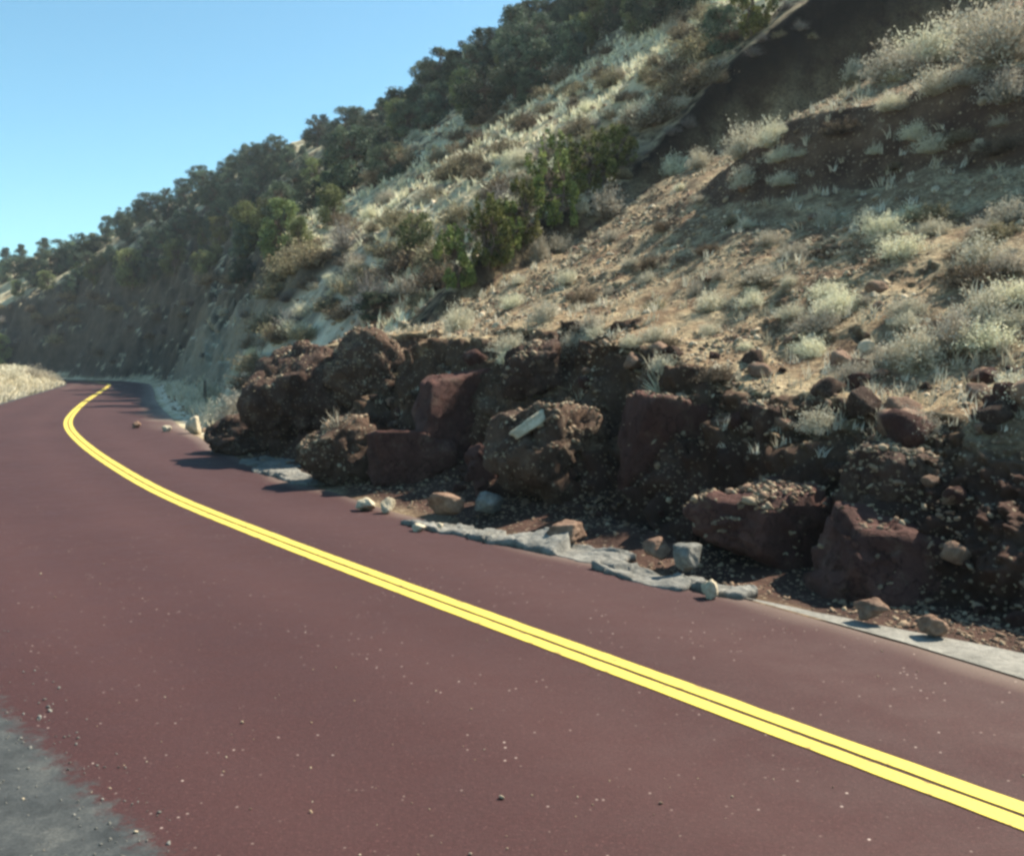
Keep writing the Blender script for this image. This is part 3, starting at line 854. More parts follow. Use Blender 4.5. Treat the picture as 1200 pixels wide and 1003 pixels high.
def slab(box, dep, label, seed):
    x0, yt, x1, yb = box
    a = on_plane(x0, (yt + yb) / 2 - (yb - yt) * 0.38, 0.03); b = on_plane(x1, (yt + yb) / 2 + (yb - yt) * 0.38, 0.03)
    mid = (a + b) / 2
    L = np.hypot(*(b - a)[:2])
    ang = math.atan2(b[1] - a[1], b[0] - a[0])
    rg = np.random.default_rng(seed)
    nx_, ny_ = max(40, int(L / 0.022)), 26
    w2 = dep / 2
    gx_, gy_ = np.meshgrid(np.linspace(-L / 2, L / 2, nx_), np.linspace(-w2, w2, ny_), indexing='ij')
    e = 1 - 0.25 * np.abs(gx_ / (L / 2)) ** 6
    gy2 = gy_ * e * (1 + 0.6 * fbm(gx_ * 4 + seed, gy_ * 5 + seed, octaves=5, seed=seed, gain=0.65))
    gx2 = gx_ * (1 + 0.04 * fbm(gy_ * 9, gx_ * 0 + 3.3, octaves=3, seed=seed))
    # follow the road edge
    ca, sa = math.cos(ang), math.sin(ang)
    wx, wy = mid[0] + gx2 * ca - gy2 * sa, mid[1] + gx2 * sa + gy2 * ca
    edge = np.minimum(1 - np.abs(gy_) / w2, (1 - np.abs(gx_) / (L / 2)) * L / dep)
    zt = 0.03 + 0.015 * smooth(0, 0.12, edge) + 0.03 * fbm(gx_ * 4, gy_ * 4, octaves=5, seed=seed, gain=0.6) + 0.02 * fbm(gx_ * 14, gy_ * 14, octaves=3, seed=seed + 3)
    nc = max(5, int(L * 6))
    sx = np.c_[rg.uniform(-L / 2, L / 2, nc), rg.uniform(-w2, w2, nc)]
    wxn = gx2 + 0.05 * fbm(gx_ * 7, gy_ * 7, octaves=3, seed=seed + 7); wyn = gy2 + 0.05 * fbm(gx_ * 7 + 40, gy_ * 7, octaves=3, seed=seed + 8)
    dd = np.hypot(wxn[..., None] - sx[:, 0], wyn[..., None] - sx[:, 1])
    ci = np.argmin(dd, -1); ds = np.sort(dd, -1)
    zt = zt + rg.uniform(-0.022, 0.022, nc)[ci] + (gx2 - sx[ci, 0]) * rg.normal(scale=0.06, size=nc)[ci] + (gy2 - sx[ci, 1]) * rg.normal(scale=0.1, size=nc)[ci]
    zt = np.maximum(zt - 0.05 * (1 - smooth(0.0, 0.016, ds[..., 1] - ds[..., 0])), 0.006)
    top = np.stack([wx - mid[0], wy - mid[1], zt], -1).reshape(-1, 3)
    bot = top.copy(); bot[:, 2] = -0.02
    idx = np.arange(nx_ * ny_).reshape(nx_, ny_)
    q = np.stack([idx[:-1, :-1], idx[1:, :-1], idx[1:, 1:], idx[:-1, 1:]], -1).reshape(-1, 4)
    ring = np.r_[idx[:-1, 0], idx[-1, :-1], idx[:0:-1, -1], idx[0, :0:-1]]
    nb = nx_ * ny_
    r2 = np.roll(ring, -1)
    side = np.stack([ring, ring + nb, r2 + nb, r2], -1)
    me = mesh_np("pavement_slab", np.r_[top, bot], [q, side, (q + nb)[:, ::-1]], M['grey_slab'])
    return link("pavement_slab", me, (mid[0], mid[1], 0.0), label=label, cat="slab", group="broken grey slabs along the road edge")


for k, (bx_, dp_, lb_) in enumerate(slabs):
    slab(bx_, dp_, lb_, 60 + k)

# single blocks: box in the photograph, base on the ground there
blocks = [((414, 584, 439, 597), 'cream_stone', "left one of a pair of cream stones at the shade's edge on the road", 0.02),
          ((445, 584, 462, 600), 'cream_stone', "right one of a pair of cream stones at the shade's edge on the road", 0.02),
          ((481, 614, 498, 623), 'cream_stone', "flat cream chip on the asphalt before the long grey slab", 0.0),
          ((511, 613, 519, 621), 'cream_stone', "tiny cream stone on the asphalt touching the long grey slab", 0.0),
          ((825, 680, 846, 700), 'cream_stone', "upright pale stone at the tip of the shoulder strip", 0.01),
          ((154, 494, 164, 502), 'brown_stone', "brown stone alone on the right lane near the bend", 0.0),
          ((189, 499, 201, 506), 'cream_stone', "low pale stone on the right lane near the pale gravel", 0.0),
          ((216, 489, 234, 508), 'cream_stone', "bright white boulder at the tip of the pale gravel apron", 0.0),
          ((687, 563, 720, 594), 'brown_stone', "squarish tan block wedged between the lumpy and the tall boulder", 0.12),
          ((716, 560, 742, 578), 'brown_stone', "smaller tan block leaning on the tall boulder's left foot", 0.2),
          ((720, 574, 745, 594), 'brown_stone', "low brown block at the left foot of the tall boulder", 0.14),
          ((556, 578, 590, 600), 'grey_slab', "grey-blue block in shade below the lumpy boulder", 0.1),
          ((500, 578, 545, 602), 'brown_stone', "dark brown block in shade behind the long grey slab", 0.1),
          ((792, 640, 828, 668), 'grey_slab', "grey block in shade behind the shorter grey slab", 0.08),
          ((756, 632, 790, 652), 'brown_stone', "brown lump in shade below the tall boulder", 0.1),
          ((640, 612, 690, 632), 'brown_stone', "flat brown block in shade behind the long slab's middle", 0.08),
          ((1010, 702, 1050, 724), 'brown_stone', "brown stone below the largest boulder's left half", 0.05),
          ((1088, 722, 1120, 742), 'brown_stone', "brown stone below the largest boulder's right half", 0.04),
          ((598, 478, 642, 518), 'cream_stone', "long cream slab leaning on top of the lumpy boulder", None),
          ((628, 526, 652, 542), 'cream_stone', "bright cream stone stuck on the front of the lumpy boulder", None)]
for k, (bx_, mt_, lb_, zb_) in enumerate(blocks):
    x0, yt, x1, yb = bx_
    d_ = 10.75 if zb_ is None else on_plane((x0 + x1) / 2, yb, zb_)[1]
    w_ = (x1 - x0) / FPX * d_; h_ = (yb - yt) / FPX * d_
    zb2 = CAMH + ray(600, yb)[2] * d_
    sx_ = (w_ * 1.15, w_ * 0.6, h_ * 0.42) if k == 18 else (w_, w_ * 0.9, h_ * 1.25)
    V, F = rock_verts(300 + k, sx_, 0.10, 8, 22, 4)
    link("loose_rock", mesh_np("loose_rock", V, F, M[mt_], None, False), (ray((x0 + x1) / 2, 500)[0] * d_, d_ + w_ * 0.2, zb2 + h_ * 0.46),
         (0.5 if k == 18 else 0, -0.6 if k == 18 else 0, 0), label=lb_, cat="rock")


# ------------------------------------------------------------------ scattered stones
def area_points(n, amin, amax, rmin, rmax, power=1.0):
    a_ = np.radians(RNG.uniform(amin, amax, n))
    r_ = rmin * (rmax / rmin) ** (RNG.uniform(0, 1, n) ** power)
    return np.sin(a_) * r_, np.cos(a_) * r_


def gentle(x, y, lim=0.95):
    h = 0.35
    zx = (terrain(x + h, y) - terrain(x - h, y)) / (2 * h); zy = (terrain(x, y + h) - terrain(x, y - h)) / (2 * h)
    return np.hypot(zx, zy) < lim


def near_mask(x, y):
    u, s_ = road_coords(x, y)
    q, g = gully_q(x, y)
    return u - at_s(RW, s_), at_s(CL[:, 1], s_), q, u


x, y = area_points(100000, -24, 34, 5.2, 36)
t_, yc_, q_, u_ = near_mask(x, y)
clus = fbm(x * 0.9, y * 0.9, octaves=3, seed=51)
ok = (t_ > 0.25) & (q_ < 0.1) & (gentle(x, y, 0.85) | (t_ < 4) | (RNG.uniform(0, 1, len(x)) < 0.3)) & (RNG.uniform(-0.55, 0.45, len(x)) < clus * 1.5)
x, y, t_ = x[ok], y[ok], t_[ok]
z = terrain(x, y)
kp_ = (z > 1.7) | (RNG.uniform(-0.5, 0.35, len(x)) < fbm(x * 1.6, y * 1.6, z * 1.6, octaves=2, seed=57))
x, y, z, t_ = x[kp_], y[kp_], z[kp_], t_[kp_]
sz = (RNG.gamma(1.3, 0.013, len(x)) + 0.011) * np.clip(np.hypot(x, y) / 11, 0.8, 1.8)
rn = RNG.beta(1.6, 1.6, len(x)) * np.where(z < 1.4, 0.62, 1.0)  # low stones toned down: shade of the cut put into their colour
v_, f_, a_ = stone_soup(np.stack([x, y, z], 1), np.minimum(sz, 0.16), rn)
link("gravel", mesh_np("gravel", v_, f_, M['stone'], dict(rnd=a_)), label="cream and brown stone chips strewn over the near slope", kind="stuff")

# stony litter on the far slope and the verge
x, y = area_points(16000, -34, 20, 19, 95)
t_, yc_, q_, u_ = near_mask(x, y)
ok = ((t_ > 0.3) & (q_ > 1.6)) & gentle(x, y, 1.1)
x, y = x[ok], y[ok]
v_, f_, a_ = stone_soup(np.stack([x, y, terrain(x, y)], 1), RNG.gamma(1.6, 0.05, len(x)) + 0.03, RNG.beta(2.5, 1.6, len(x)))
link("gravel", mesh_np("gravel", v_, f_, M['stone'], dict(rnd=a_)), label="stone litter on the far hillside", kind="stuff")

# grit on the asphalt
x, y = area_points(1000, -34, 30, 2.6, 40)
t_, yc_, q_, u_ = near_mask(x, y)
cl_ = fbm(x * 0.6, y * 0.6, octaves=2, seed=61)
ok = (t_ < -0.05) & (u_ > -LW) & ((RNG.uniform(-.3, .5, len(x)) < cl_) | (t_ > -0.5))
x, y = x[ok], y[ok]
v_, f_, a_ = stone_soup(np.stack([x, y, np.zeros(len(x))], 1), RNG.gamma(1.4, 0.003, len(x)) + 0.003, RNG.uniform(0.4, 1, len(x)), 0.0)
link("gravel", mesh_np("gravel", v_, f_, M['stone'], dict(rnd=a_)), label="pale grit scattered on the red road", kind="stuff")

x, y = area_points(5200, -60, -8, 2.2, 12)
t_, yc_, q_, u_ = near_mask(x, y)
e_ = -u_ - LW_NEAR
ok = (e_ > -0.22) & (RNG.uniform(0, 1, len(x)) < np.where(e_ < 0.3, 0.9, 0.35)) & (yc_ < 20)
x, y = x[ok], y[ok]
v_, f_, a_ = stone_soup(np.stack([x, y, np.zeros(len(x))], 1), RNG.gamma(1.4, 0.0035, len(x)) + 0.003, RNG.uniform(0.0, 0.75, len(x)), 0.1)
link("gravel", mesh_np("gravel", v_, f_, M['grey_slab'], dict(rnd=a_)), label="loose grey grit of the lay-by and the ragged asphalt edge", kind="stuff")

# individually countable stones on the near slope
lodge_protos = [mesh_np('loose_rock', *rock_verts(430 + k, (1, 0.85, 0.75), 0.14, 8, 20, 3), M[('red_rock', 'dark_rock', 'brown_stone')[k % 3]]) for k in range(6)]
rock_protos = [mesh_np("loose_rock", *rock_verts(400 + k, (1, 0.85, 0.62), 0.12, 8, 20, 3), M['cream_stone' if k % 3 else 'brown_stone']) for k in range(6)]
x, y = area_points(900, -20, 33, 6.5, 30)
t_, yc_, q_, u_ = near_mask(x, y)
ok = np.nonzero((t_ > 2.4) & (q_ < -0.8))[0][:130]
for n_, i in enumerate(ok):
    z = float(terrain(x[i:i + 1], y[i:i + 1])[0])
    s_ = float(np.clip(RNG.gamma(2.5, 0.04) + 0.05, 0.06, 0.32))
    lab, grp = (("pale angular stone lying loose on the sunlit near slope", "loose stones on the near slope") if z > 1.7 else
                ("stone lodged in the shaded dirt of the road cut", "stones lodged in the road cut"))
    link("loose_rock", rock_protos[n_ % 6], (x[i], y[i], z + s_ * 0.12), (RNG.uniform(-.3, .3), RNG.uniform(-.3, .3), RNG.uniform(0, 6.28)),
         (s_, s_, s_), label=lab, cat="rock", group=grp)


x, y = area_points(3000, -16, 33, 6, 19)
t_, yc_, q_, u_ = near_mask(x, y)
z = terrain(x, y)
ok = np.nonzero((t_ > 1.0) & (t_ < 3.2) & (q_ < -0.3) & (z < 1.9))[0][:85]
for n_, i in enumerate(ok):
    s_ = float(np.clip(RNG.gamma(2.2, 0.07) + 0.08, 0.08, 0.5)) * (0.6 if z[i] < 0.35 else 1.0)
    link("loose_rock", lodge_protos[n_ % 6], (x[i], y[i], float(z[i]) + s_ * 0.08), (RNG.uniform(-.5, .5), RNG.uniform(-.5, .5), RNG.uniform(0, 6.28)),
         (s_, s_, s_), label="dull red or brown stone lodged in the shaded road cut", cat="rock", group="red and brown stones in the road cut")


# ------------------------------------------------------------------ plants
def leaf_cloud(centres, radii, n_per, size, rg, squash=0.85, shell=0.55):
    """leaf-sized quads spread through blobs; returns verts, quads and a value per vertex"""
    P, RV = [], []
    for c, r in zip(centres, radii):
        n = max(12, int(n_per * r * r))
        d = rg.normal(size=(n, 3)); d /= np.linalg.norm(d, axis=1)[:, None]
        rr = r * (shell + (1 - shell) * rg.uniform(0, 1, n)) ** 1.0 * (1 + 0.18 * rg.normal(size=n))
        d[:, 2] *= squash
        P.append(np.array(c)[None] + d * rr[:, None]); RV.append(np.clip(rg.normal(0.5, 0.22) + rg.normal(0, 0.2, n), 0, 1))
    P = np.concatenate(P); RV = np.concatenate(RV)
    n = len(P)
    a = rg.normal(size=(n, 3)); a /= np.linalg.norm(a, axis=1)[:, None]
    b = np.cross(a, rg.normal(size=(n, 3))); b /= np.linalg.norm(b, axis=1)[:, None]
    s = size * rg.uniform(0.5, 1.4, n)[:, None]
    V = np.stack([P - a * s, P + b * s * 0.55, P + a * s, P - b * s * 0.55], 1).reshape(-1, 3)
    F = np.arange(n * 4).reshape(-1, 4)
    return V, F, np.repeat(RV, 4)


def limb(path, radii, seg=6):
    path = np.array(path, float)
    V, F = [], []
    t = np.gradient(path, axis=0)
    for i, (p, r) in enumerate(zip(path, radii)):
        d = t[i] / np.linalg.norm(t[i])
        u = np.cross(d, [0.3, 1, 0.2]); u /= np.linalg.norm(u)
        v = np.cross(d, u)
        a = np.linspace(0, 2 * np.pi, seg, endpoint=False)
        V.append(p + (np.cos(a)[:, None] * u + np.sin(a)[:, None] * v) * r)
    n = len(path)
    for i in range(n - 1):
        for k in range(seg):
            F.append([i * seg + k, i * seg + (k + 1) % seg, (i + 1) * seg + (k + 1) % seg, (i + 1) * seg + k])
    return np.concatenate(V), np.array(F)


def join(parts):
    V, F, b = [], [], 0
    for v, f in parts:
        V.append(v); F.append(f + b); b += len(v)
    return np.concatenate(V), np.concatenate(F)


def tree_proto(seed, kind):
    """unit-height tree: crown mesh and trunk mesh"""
    rg = np.random.default_rng(seed)
    if kind == 'round':
        nb, wid, lo, mat, leaf, npb, up = 56, 0.54, 0.02, 'juniper', 0.021, 10500, 0.50
    elif kind == 'tall':
        nb, wid, lo, mat, leaf, npb, up = 54, 0.34, 0.02, 'juniper', 0.020, 10500, 0.46
    elif kind == 'light':
        nb, wid, lo, mat, leaf, npb, up = 44, 0.42, 0.03, 'light_green', 0.022, 9500, 0.5
    else:                                                      # gully shrubs: many upright sprays
        nb, wid, lo, mat, leaf, npb, up = 40, 0.52, 0.02, 'gully_green', 0.022, 15000, 0.46
    C, Rr, parts = [], [], []
    forks = []
    for k in range(3):
        a = rg.uniform(0, 6.28)
        top = np.array([math.cos(a) * wid * rg.uniform(.1, .45), math.sin(a) * wid * rg.uniform(.1, .45), rg.uniform(0.62, 0.9)])
        mid = top * np.array([0.5, 0.5, 0.5]) + rg.normal(scale=0.03, size=3)
        parts.append(limb([(0, 0, -0.06), (0.01, 0, 0.06), mid, top], [0.035, 0.030, 0.017, 0.005]))
        forks.append((mid, top))
    for k in range(nb):
        h = lo + (1 - lo) * rg.uniform(0, 1) ** 0.9
        prof = wid * math.sqrt(max(0.0, 1 - ((h - up) / 0.56) ** 2)) * (0.8 if kind == 'tall' and h > .6 else 1)
        a = rg.uniform(0, 6.28)
        rr = prof * math.sqrt(rg.uniform(0.05, 1.0)) * 0.85
        r = rg.uniform(0.08, 0.17) * (1.15 - 0.45 * h)
        c = np.array([math.cos(a) * rr, math.sin(a) * rr, min(h, 1 - r * 0.8)])
        if kind == 'spray':
            for q in range(3):
                C.append(c + np.array([rg.normal() * .02, rg.normal() * .02, 0.07 * q])); Rr.append(r * (0.62 - 0.12 * q))
        else:
            C.append(c); Rr.append(r)
        f = forks[k % 3]
        st = f[0] * 0.6 + f[1] * 0.4 if h > 0.45 else f[0]
        parts.append(limb([st, (st + c) / 2 + rg.normal(scale=0.02, size=3), c], [0.012, 0.008, 0.003], 4))
    V, F, A = leaf_cloud(C, Rr, npb, leaf, rg)
    crown = mesh_np("crown", V, F, M[mat], dict(rnd=A))
    trunk = mesh_np("trunk", *join(parts), M['bark'])
    return crown, trunk


TP = {k: [tree_proto(500 + 10 * j + i, k) for i in range(n)] for j, (k, n) in enumerate((('round', 5), ('tall', 3), ('light', 4), ('spray', 4)))}


def plant_tree(name, kind, loc, h, wr, label, cat, group=None, rz=None):
    i = int(RNG.integers(len(TP[kind])))
    e = bpy.data.objects.new(name, None)
    COL.objects.link(e)
    e.empty_display_size = 0.3
    e.location = loc
    e.rotation_euler = (RNG.normal(0, 0.05), RNG.normal(0, 0.05), RNG.uniform(0, 6.28) if rz is None else rz)
    e.scale = (h * wr, h * wr, h)
    e["label"] = label; e["category"] = cat
    if group: e["group"] = group
    cr, tr = TP[kind][i]
    link("crown", cr, parent=e); link("trunk", tr, parent=e)
    return e


def twig_proto(seed, n, mat, spread=1.0, tips=4, upright=0.35, width=0.010, tip=0.028, ntip=4):
    rg = np.random.default_rng(seed)
    V, F, A = [], [], []
    b = 0
    for k in range(n):
        a = rg.uniform(0, 6.28)
        el = math.acos(rg.uniform(upright - 0.25, 1))
        L = rg.uniform(0.6, 1.0) * (0.85 + 0.25 * math.sin(3 * a + seed) * math.sin(el))
        d = np.array([math.sin(el) * math.cos(a) * spread, math.sin(el) * math.sin(a) * spread, math.cos(el)])
        root = np.array([rg.normal() * .06, rg.normal() * .06, -0.05])
        p1 = root + d * L * 0.5 + np.array([0, 0, 0.04]); p2 = root + d * L + rg.normal(scale=.04, size=3); p2[2] += 0.02
        sd = np.cross(d, rg.normal(size=3)); sd /= np.linalg.norm(sd)
        w = width * rg.uniform(.6, 1.4)
        V += [root - sd * w, root + sd * w, p1 + sd * w * .8, p1 - sd * w * .8, p2 + sd * w * .3, p2 - sd * w * .3]
        F += [[b, b + 1, b + 2, b + 3], [b + 3, b + 2, b + 4, b + 5]]
        val = rg.uniform(0, 1)
        A += [val * .6] * 6
        b += 6
        for q in range(ntip):
            c = p1 + (p2 - p1) * rg.uniform(0.15, 1.1) + rg.normal(scale=0.045, size=3)
            u = rg.normal(size=3); u /= np.linalg.norm(u)
            v = np.cross(u, rg.normal(size=3)); v /= np.linalg.norm(v)
            s = tip * rg.uniform(.5, 1.3)
            V += [c - u * s, c + v * s * .5, c + u * s, c - v * s * .5]
            F.append([b, b + 1, b + 2, b + 3]); A += [min(1, val * .6 + .4)] * 4
            b += 4
    return mesh_np(mat, np.array(V), np.array(F), M[mat], dict(rnd=np.array(A)))


PALE = [twig_proto(700 + k, 420, 'pale_bush', 0.95, width=0.008, tip=0.032, ntip=6) for k in range(4)]
SAGE = [twig_proto(720 + k, 330, 'sage', 1.15, width=0.010, tip=0.045, ntip=7, upright=0.25) for k in range(5)]
TWIG = [twig_proto(740 + k, 420, 'twig', 0.9, width=0.007, tip=0.02, ntip=2) for k in range(2)]
TUFT = [twig_proto(760 + k, 46, 'grass', 0.55, width=0.016, tip=0.02, ntip=0, upright=0.5) for k in range(2)]
YUCCA = [twig_proto(770 + k, 60, 'pale_bush', 1.0, width=0.018, tip=0.02, ntip=0, upright=0.3) for k in range(2)]


def shrub(name, protos, loc, h, wr, label, cat="shrub", group=None):
    return link(name, protos[int(RNG.integers(len(protos)))], loc, (RNG.normal(0, .08), RNG.normal(0, .08), RNG.uniform(0, 6.28)),
                (h * wr, h * wr, h), label=label, cat=cat, group=group)


def at(px, py, **kw):
    p = hit(px, py, **kw)
    return p


# trees picked out one by one: base point, height and width in the photograph
trees = [
    (602, 78, 80, 0.85, 'tall', "tallest dark juniper on the skyline, ragged top against the sky"),
    (567, 142, 72, 1.0, 'round', "big round dark green juniper just below the skyline's tallest tree"),
    (621, 120, 46, 1.0, 'round', "smaller round juniper at the right of the big round one"),
    (533, 108, 56, 0.9, 'tall', "pointed dark juniper on the skyline left of the tallest tree"),
    (500, 112, 46, 1.1, 'round', "broad blue-green juniper on the skyline left of the pointed one"),
    (472, 148, 52, 1.1, 'round', "wide dark juniper with bare pink soil at its right foot"),
    (505, 150, 44, 0.9, 'round', "dark juniper hugging the pink bare soil from the right"),
    (415, 222, 84, 0.9, 'round', "large blue-green juniper standing over the light green shrubs"),
    (453, 212, 52, 0.9, 'round', "very dark round juniper at the edge of the sunny slope"),
    (432, 176, 40, 1.1, 'round', "mid green juniper above the very dark round one"),
    (372, 172, 42, 1.0, 'round', "round juniper standing proud on the skyline left of the wide gap"),
    (297, 200, 38, 1.0, 'round', "round-topped juniper rising alone above the lower skyline"),
    (270, 208, 28, 1.2, 'round', "low dark juniper on the skyline left of the lone round one"),
    (240, 226, 32, 1.1, 'round', "pale green juniper on the skyline above the shaded bank"),
    (388, 266, 50, 0.9, 'light', "light green shrub tree nearest the sunny slope"),
    (326, 302, 66, 0.9, 'light', "largest light green shrub tree at the top of the shaded bank"),
    (291, 300, 48, 0.8, 'light', "narrow light green shrub tree left of the largest one"),
    (352, 298, 44, 0.9, 'light', "light green shrub tree right of the largest one"),
    (286, 338, 42, 0.9, 'round', "small dark shrub tree overhanging the shaded bank"),
    (155, 338, 44, 1.1, 'light', "olive shrub tree low on the far left hillside"),
    (205, 322, 40, 1.0, 'light', "olive shrub tree above the left part of the shaded bank"),
    (652, 262, 96, 0.75, 'spray', "tall yellow-green shrub at the foot of the dark gully bank"),
    (690, 226, 72, 0.95, 'spray', "wide yellow-green shrub on the lip of the dark gully bank"),
    (728, 196, 46, 1.0, 'spray', "sparse yellow-green shrub highest up the gully lip"),
    (612, 282, 66, 0.8, 'spray', "dark green shrub between the tall yellow-green one and the gully mouth"),
    (572, 312, 76, 0.8, 'spray', "dark green shrub in the gully mouth with an olive top"),
    (538, 336, 66, 0.8, 'spray', "darkest green shrub at the gully mouth beside the red soil"),
    (588, 300, 60, .8, 'spray', "dense green shrub filling the gully mouth"),
    (486, 306, 58, 0.9, 'light', "green bush alone on the sunny slope above the red soil"),
    (882, 42, 80, 0.8, 'spray', "bright yellow-green tree at the top edge of the photo"),
    (846, 62, 66, 0.9, 'round', "dark green tree at the top edge beside the yellow-green tree"),
    (2, 428, 36, 0.8, 'light', "green bush at the left edge of the photo above the verge"),
    (440, 372, 40, 1.2, 'round', "small dark bush under the grey twiggy shrub"),
]
for px, py, hp, wr, kd, lb in trees:
    p = at(px, py, d0=14 if px < 800 else 20)
    if p is None:
        continue
    plant_tree("juniper_tree" if kd in ('round', 'tall') else ("shrub_tree" if kd == 'light' else "gully_shrub"), kd, p - np.array([0, 0, 0.1]), hp / FPX * p[1] * (0.85 if kd in ('round', 'tall') else 1.05), wr * (1.12 if kd in ('round', 'tall') else 1), lb,
               "tree" if kd != 'spray' else "shrub")

# the wood on the upper left hillside
sky_x = [-60, 0, 60, 120, 200, 260, 300, 370, 450, 540, 600, 640, 760, 900]
sky_y = [322, 310, 292, 262, 236, 214, 194, 168, 140, 98, 60, 20, -10, -50]
low_x = [-60, 0, 60, 150, 250, 300, 380, 440, 480, 560, 640, 700, 800]
low_y = [345, 350, 348, 342, 325, 300, 255, 205, 160, 138, 110, 50, 25]
placed = []
tries = 0
while len(placed) < 190 and tries < 4200:
    tries += 1
    px = RNG.uniform(-55, 860)
    if px > 450 and RNG.uniform() < 0.35: continue
    a_, b_ = np.interp(px, sky_x, sky_y), np.interp(px, low_x, low_y)
    py = a_ + (b_ - a_) * RNG.uniform(0.0, 1.0) ** 2.1 + 2
    if py < -25: continue
    if any((px - q[0]) ** 2 + 1.6 * (py - q[1]) ** 2 < 14 ** 2 for q in placed): continue
    p = at(px, py, d0=35, n=700)
    if p is None or p[1] < 38: continue
    placed.append((px, py))
    hgt = RNG.uniform(1.5, 2.9) * (1.0 if p[1] < 110 else 1.15)
    f = (py - a_) / max(b_ - a_, 1)
    if px > 430:
        hgt *= 0.95
        if f > 0.3 and RNG.uniform() < 0.45: continue
    if f < 0.22:
        lb, gr = "dark rounded juniper in the row along the far skyline", "junipers along the skyline"
    elif px < 250:
        lb, gr = "blue-green juniper in the dense wood on the far left hillside", "junipers of the far left wood"
    elif px < 480:
        lb, gr = "dark juniper in the wood left of the sunny slope", "junipers left of the sunny slope"
    else:
        lb, gr = "dark juniper on the high slope near the photo's top", "junipers on the high slope"
    kd = 'light' if (f > 0.6 and RNG.uniform() < 0.35) else ('tall' if RNG.uniform() < 0.2 else 'round')
    if kd == 'light':
        lb, gr = "olive green shrub tree among darker junipers on the far hillside", "olive shrub trees of the far wood"
    plant_tree("juniper_tree" if kd != 'light' else "shrub_tree", kd, p - np.array([0, 0, 0.15]), hgt, RNG.uniform(0.85, 1.25), lb, "tree", gr)

# pale bushes one by one: base, height px, width ratio
pale = [
    (712, 252, 46, 0.95, "biggest white bush on the crest against the dark gully bank"),
    (680, 250, 30, 0.8, "small white bush touching the left side of the biggest white bush"),
    (634, 306, 44, 0.5, "narrow upright white bush at the lower end of the crest"),
    (790, 205, 34, 1.0, "white bush on the crest right of the biggest one"),
    (820, 196, 30, 0.9, "white bush between two others midway up the crest"),
    (872, 182, 52, 0.8, "tall white bush standing on the crest midway up"),
    (872, 218, 34, 0.8, "round white bush below the tall white one on the crest"),
    (905, 170, 40, 0.9, "white bush on the crest right of the tall one"),
    (1000, 98, 34, 1.0, "white bush where the crest meets the darkest shade"),
    (1045, 92, 55, 1.0, "grey-white bush high on the crest"),
    (1085, 75, 60, 1.0, "large grey-white bush near the crest top"),
    (1130, 60, 70, 1.0, "very large grey-white bush near the top right corner"),
    (1175, 70, 80, 1.0, "grey-white bush in the top right corner"),
    (1180, 120, 50, 1.0, "grey-white bush above the shaded step at the right edge"),
    (1100, 110, 40, 1.1, "grey-white bush at the lip of the shaded step"),
    (965, 262, 30, 0.6, "small upright white tuft below the shaded step"),
    (536, 388, 46, 0.7, "white bush at the lower end of the near slope beside the gully mouth"),
    (640, 375, 36, 1.0, "low white bush above the dark overhanging boulder"),
    (600, 410, 30, 1.2, "low white bush left of the dark overhanging boulder"),
    (815, 345, 26, 0.7, "small white tuft alone in the middle of the near slope"),
    (985, 362, 34, 1.3, "low wide pale bush in the middle right of the near slope"),
    (882, 358, 28, 1.2, "low pale bush above the pebbly knob"),
    (1075, 425, 60, 1.0, "large pale bush on the right of the near slope"),
    (1120, 405, 62, 1.0, "taller pale bush just behind the large one on the right"),
    (1160, 375, 58, 1.0, "pale bush near the right edge of the near slope"),
    (1192, 470, 56, 1.0, "pale bush cut by the right edge of the photo"),
    (962, 500, 36, 1.2, "pale bush at the lip of the cut above the sloping boulder"),
    (1045, 560, 36, 1.0, "grey bush growing in the shaded cut above the largest boulder"),
    (1080, 505, 40, 1.0, "grey bush in the upper shaded cut at the right"),
    (930, 300, 26, 1.2, "low pale bush just below the upper shaded step"),
    (1055, 300, 40, 1.2, "broad pale bush below the shaded step at the right"),
    (1150, 310, 50, 1.1, "broad pale bush at the right edge below the shaded step"),
    (700, 395, 26, 1.2, "low pale bush above the lumpy boulder"),
    (760, 330, 20, 1.0, "tiny pale tuft on the left part of the near slope"),
    (600, 360, 26, 1.0, "pale tuft above the lower end of the near slope"),
    (665, 330, 24, 1.1, "pale tuft just below the crest's lower end"),
    (655, 295, 28, 1.0, "pale bush right of the narrow upright white bush"),
    (246, 470, 36, 0.6, "narrow white bush just behind the road marker post"),
    (12, 446, 20, 1.3, "pale bush on the verge mound at the left edge of the photo"),
    (36, 443, 18, 1.4, "low pale bush midway along the verge mound left of the road"),
    (54, 446, 16, 1.4, "low pale bush at the right end of the verge mound left of the road"),
    (278, 496, 50, 0.85, "white grassy bush at the left of the dark outcrop"),
    (262, 488, 30, 1.0, "small white bush behind the marker post on the pale apron"),
    (255, 500, 26, 1.0, "low whitish bush at the apron's edge by the rubble tongue"),
]
for px, py, hp, wr, lb in pale:
    p = at(px, py)
    if p is None: continue
    shrub("pale_bush", PALE, p - np.array([0, 0, 0.05]), hp / FPX * p[1] * 1.05, wr * 0.85, lb)
for px, py, hp, lb in [(775, 462, 44, "spiky pale plant with radiating blades above the tall boulder"),
                       (396, 505, 36, "spiky pale grass tuft on the low stony mound")]:
    p = at(px, py)
    d_ = 11.0 if px > 700 else 13.6
    z_ = CAMH + ray(px, py)[2] * d_
    shrub("spiky_plant", YUCCA, (ray(px, 500)[0] * d_, d_, z_), hp / FPX * d_, 1.0, lb, "plant")
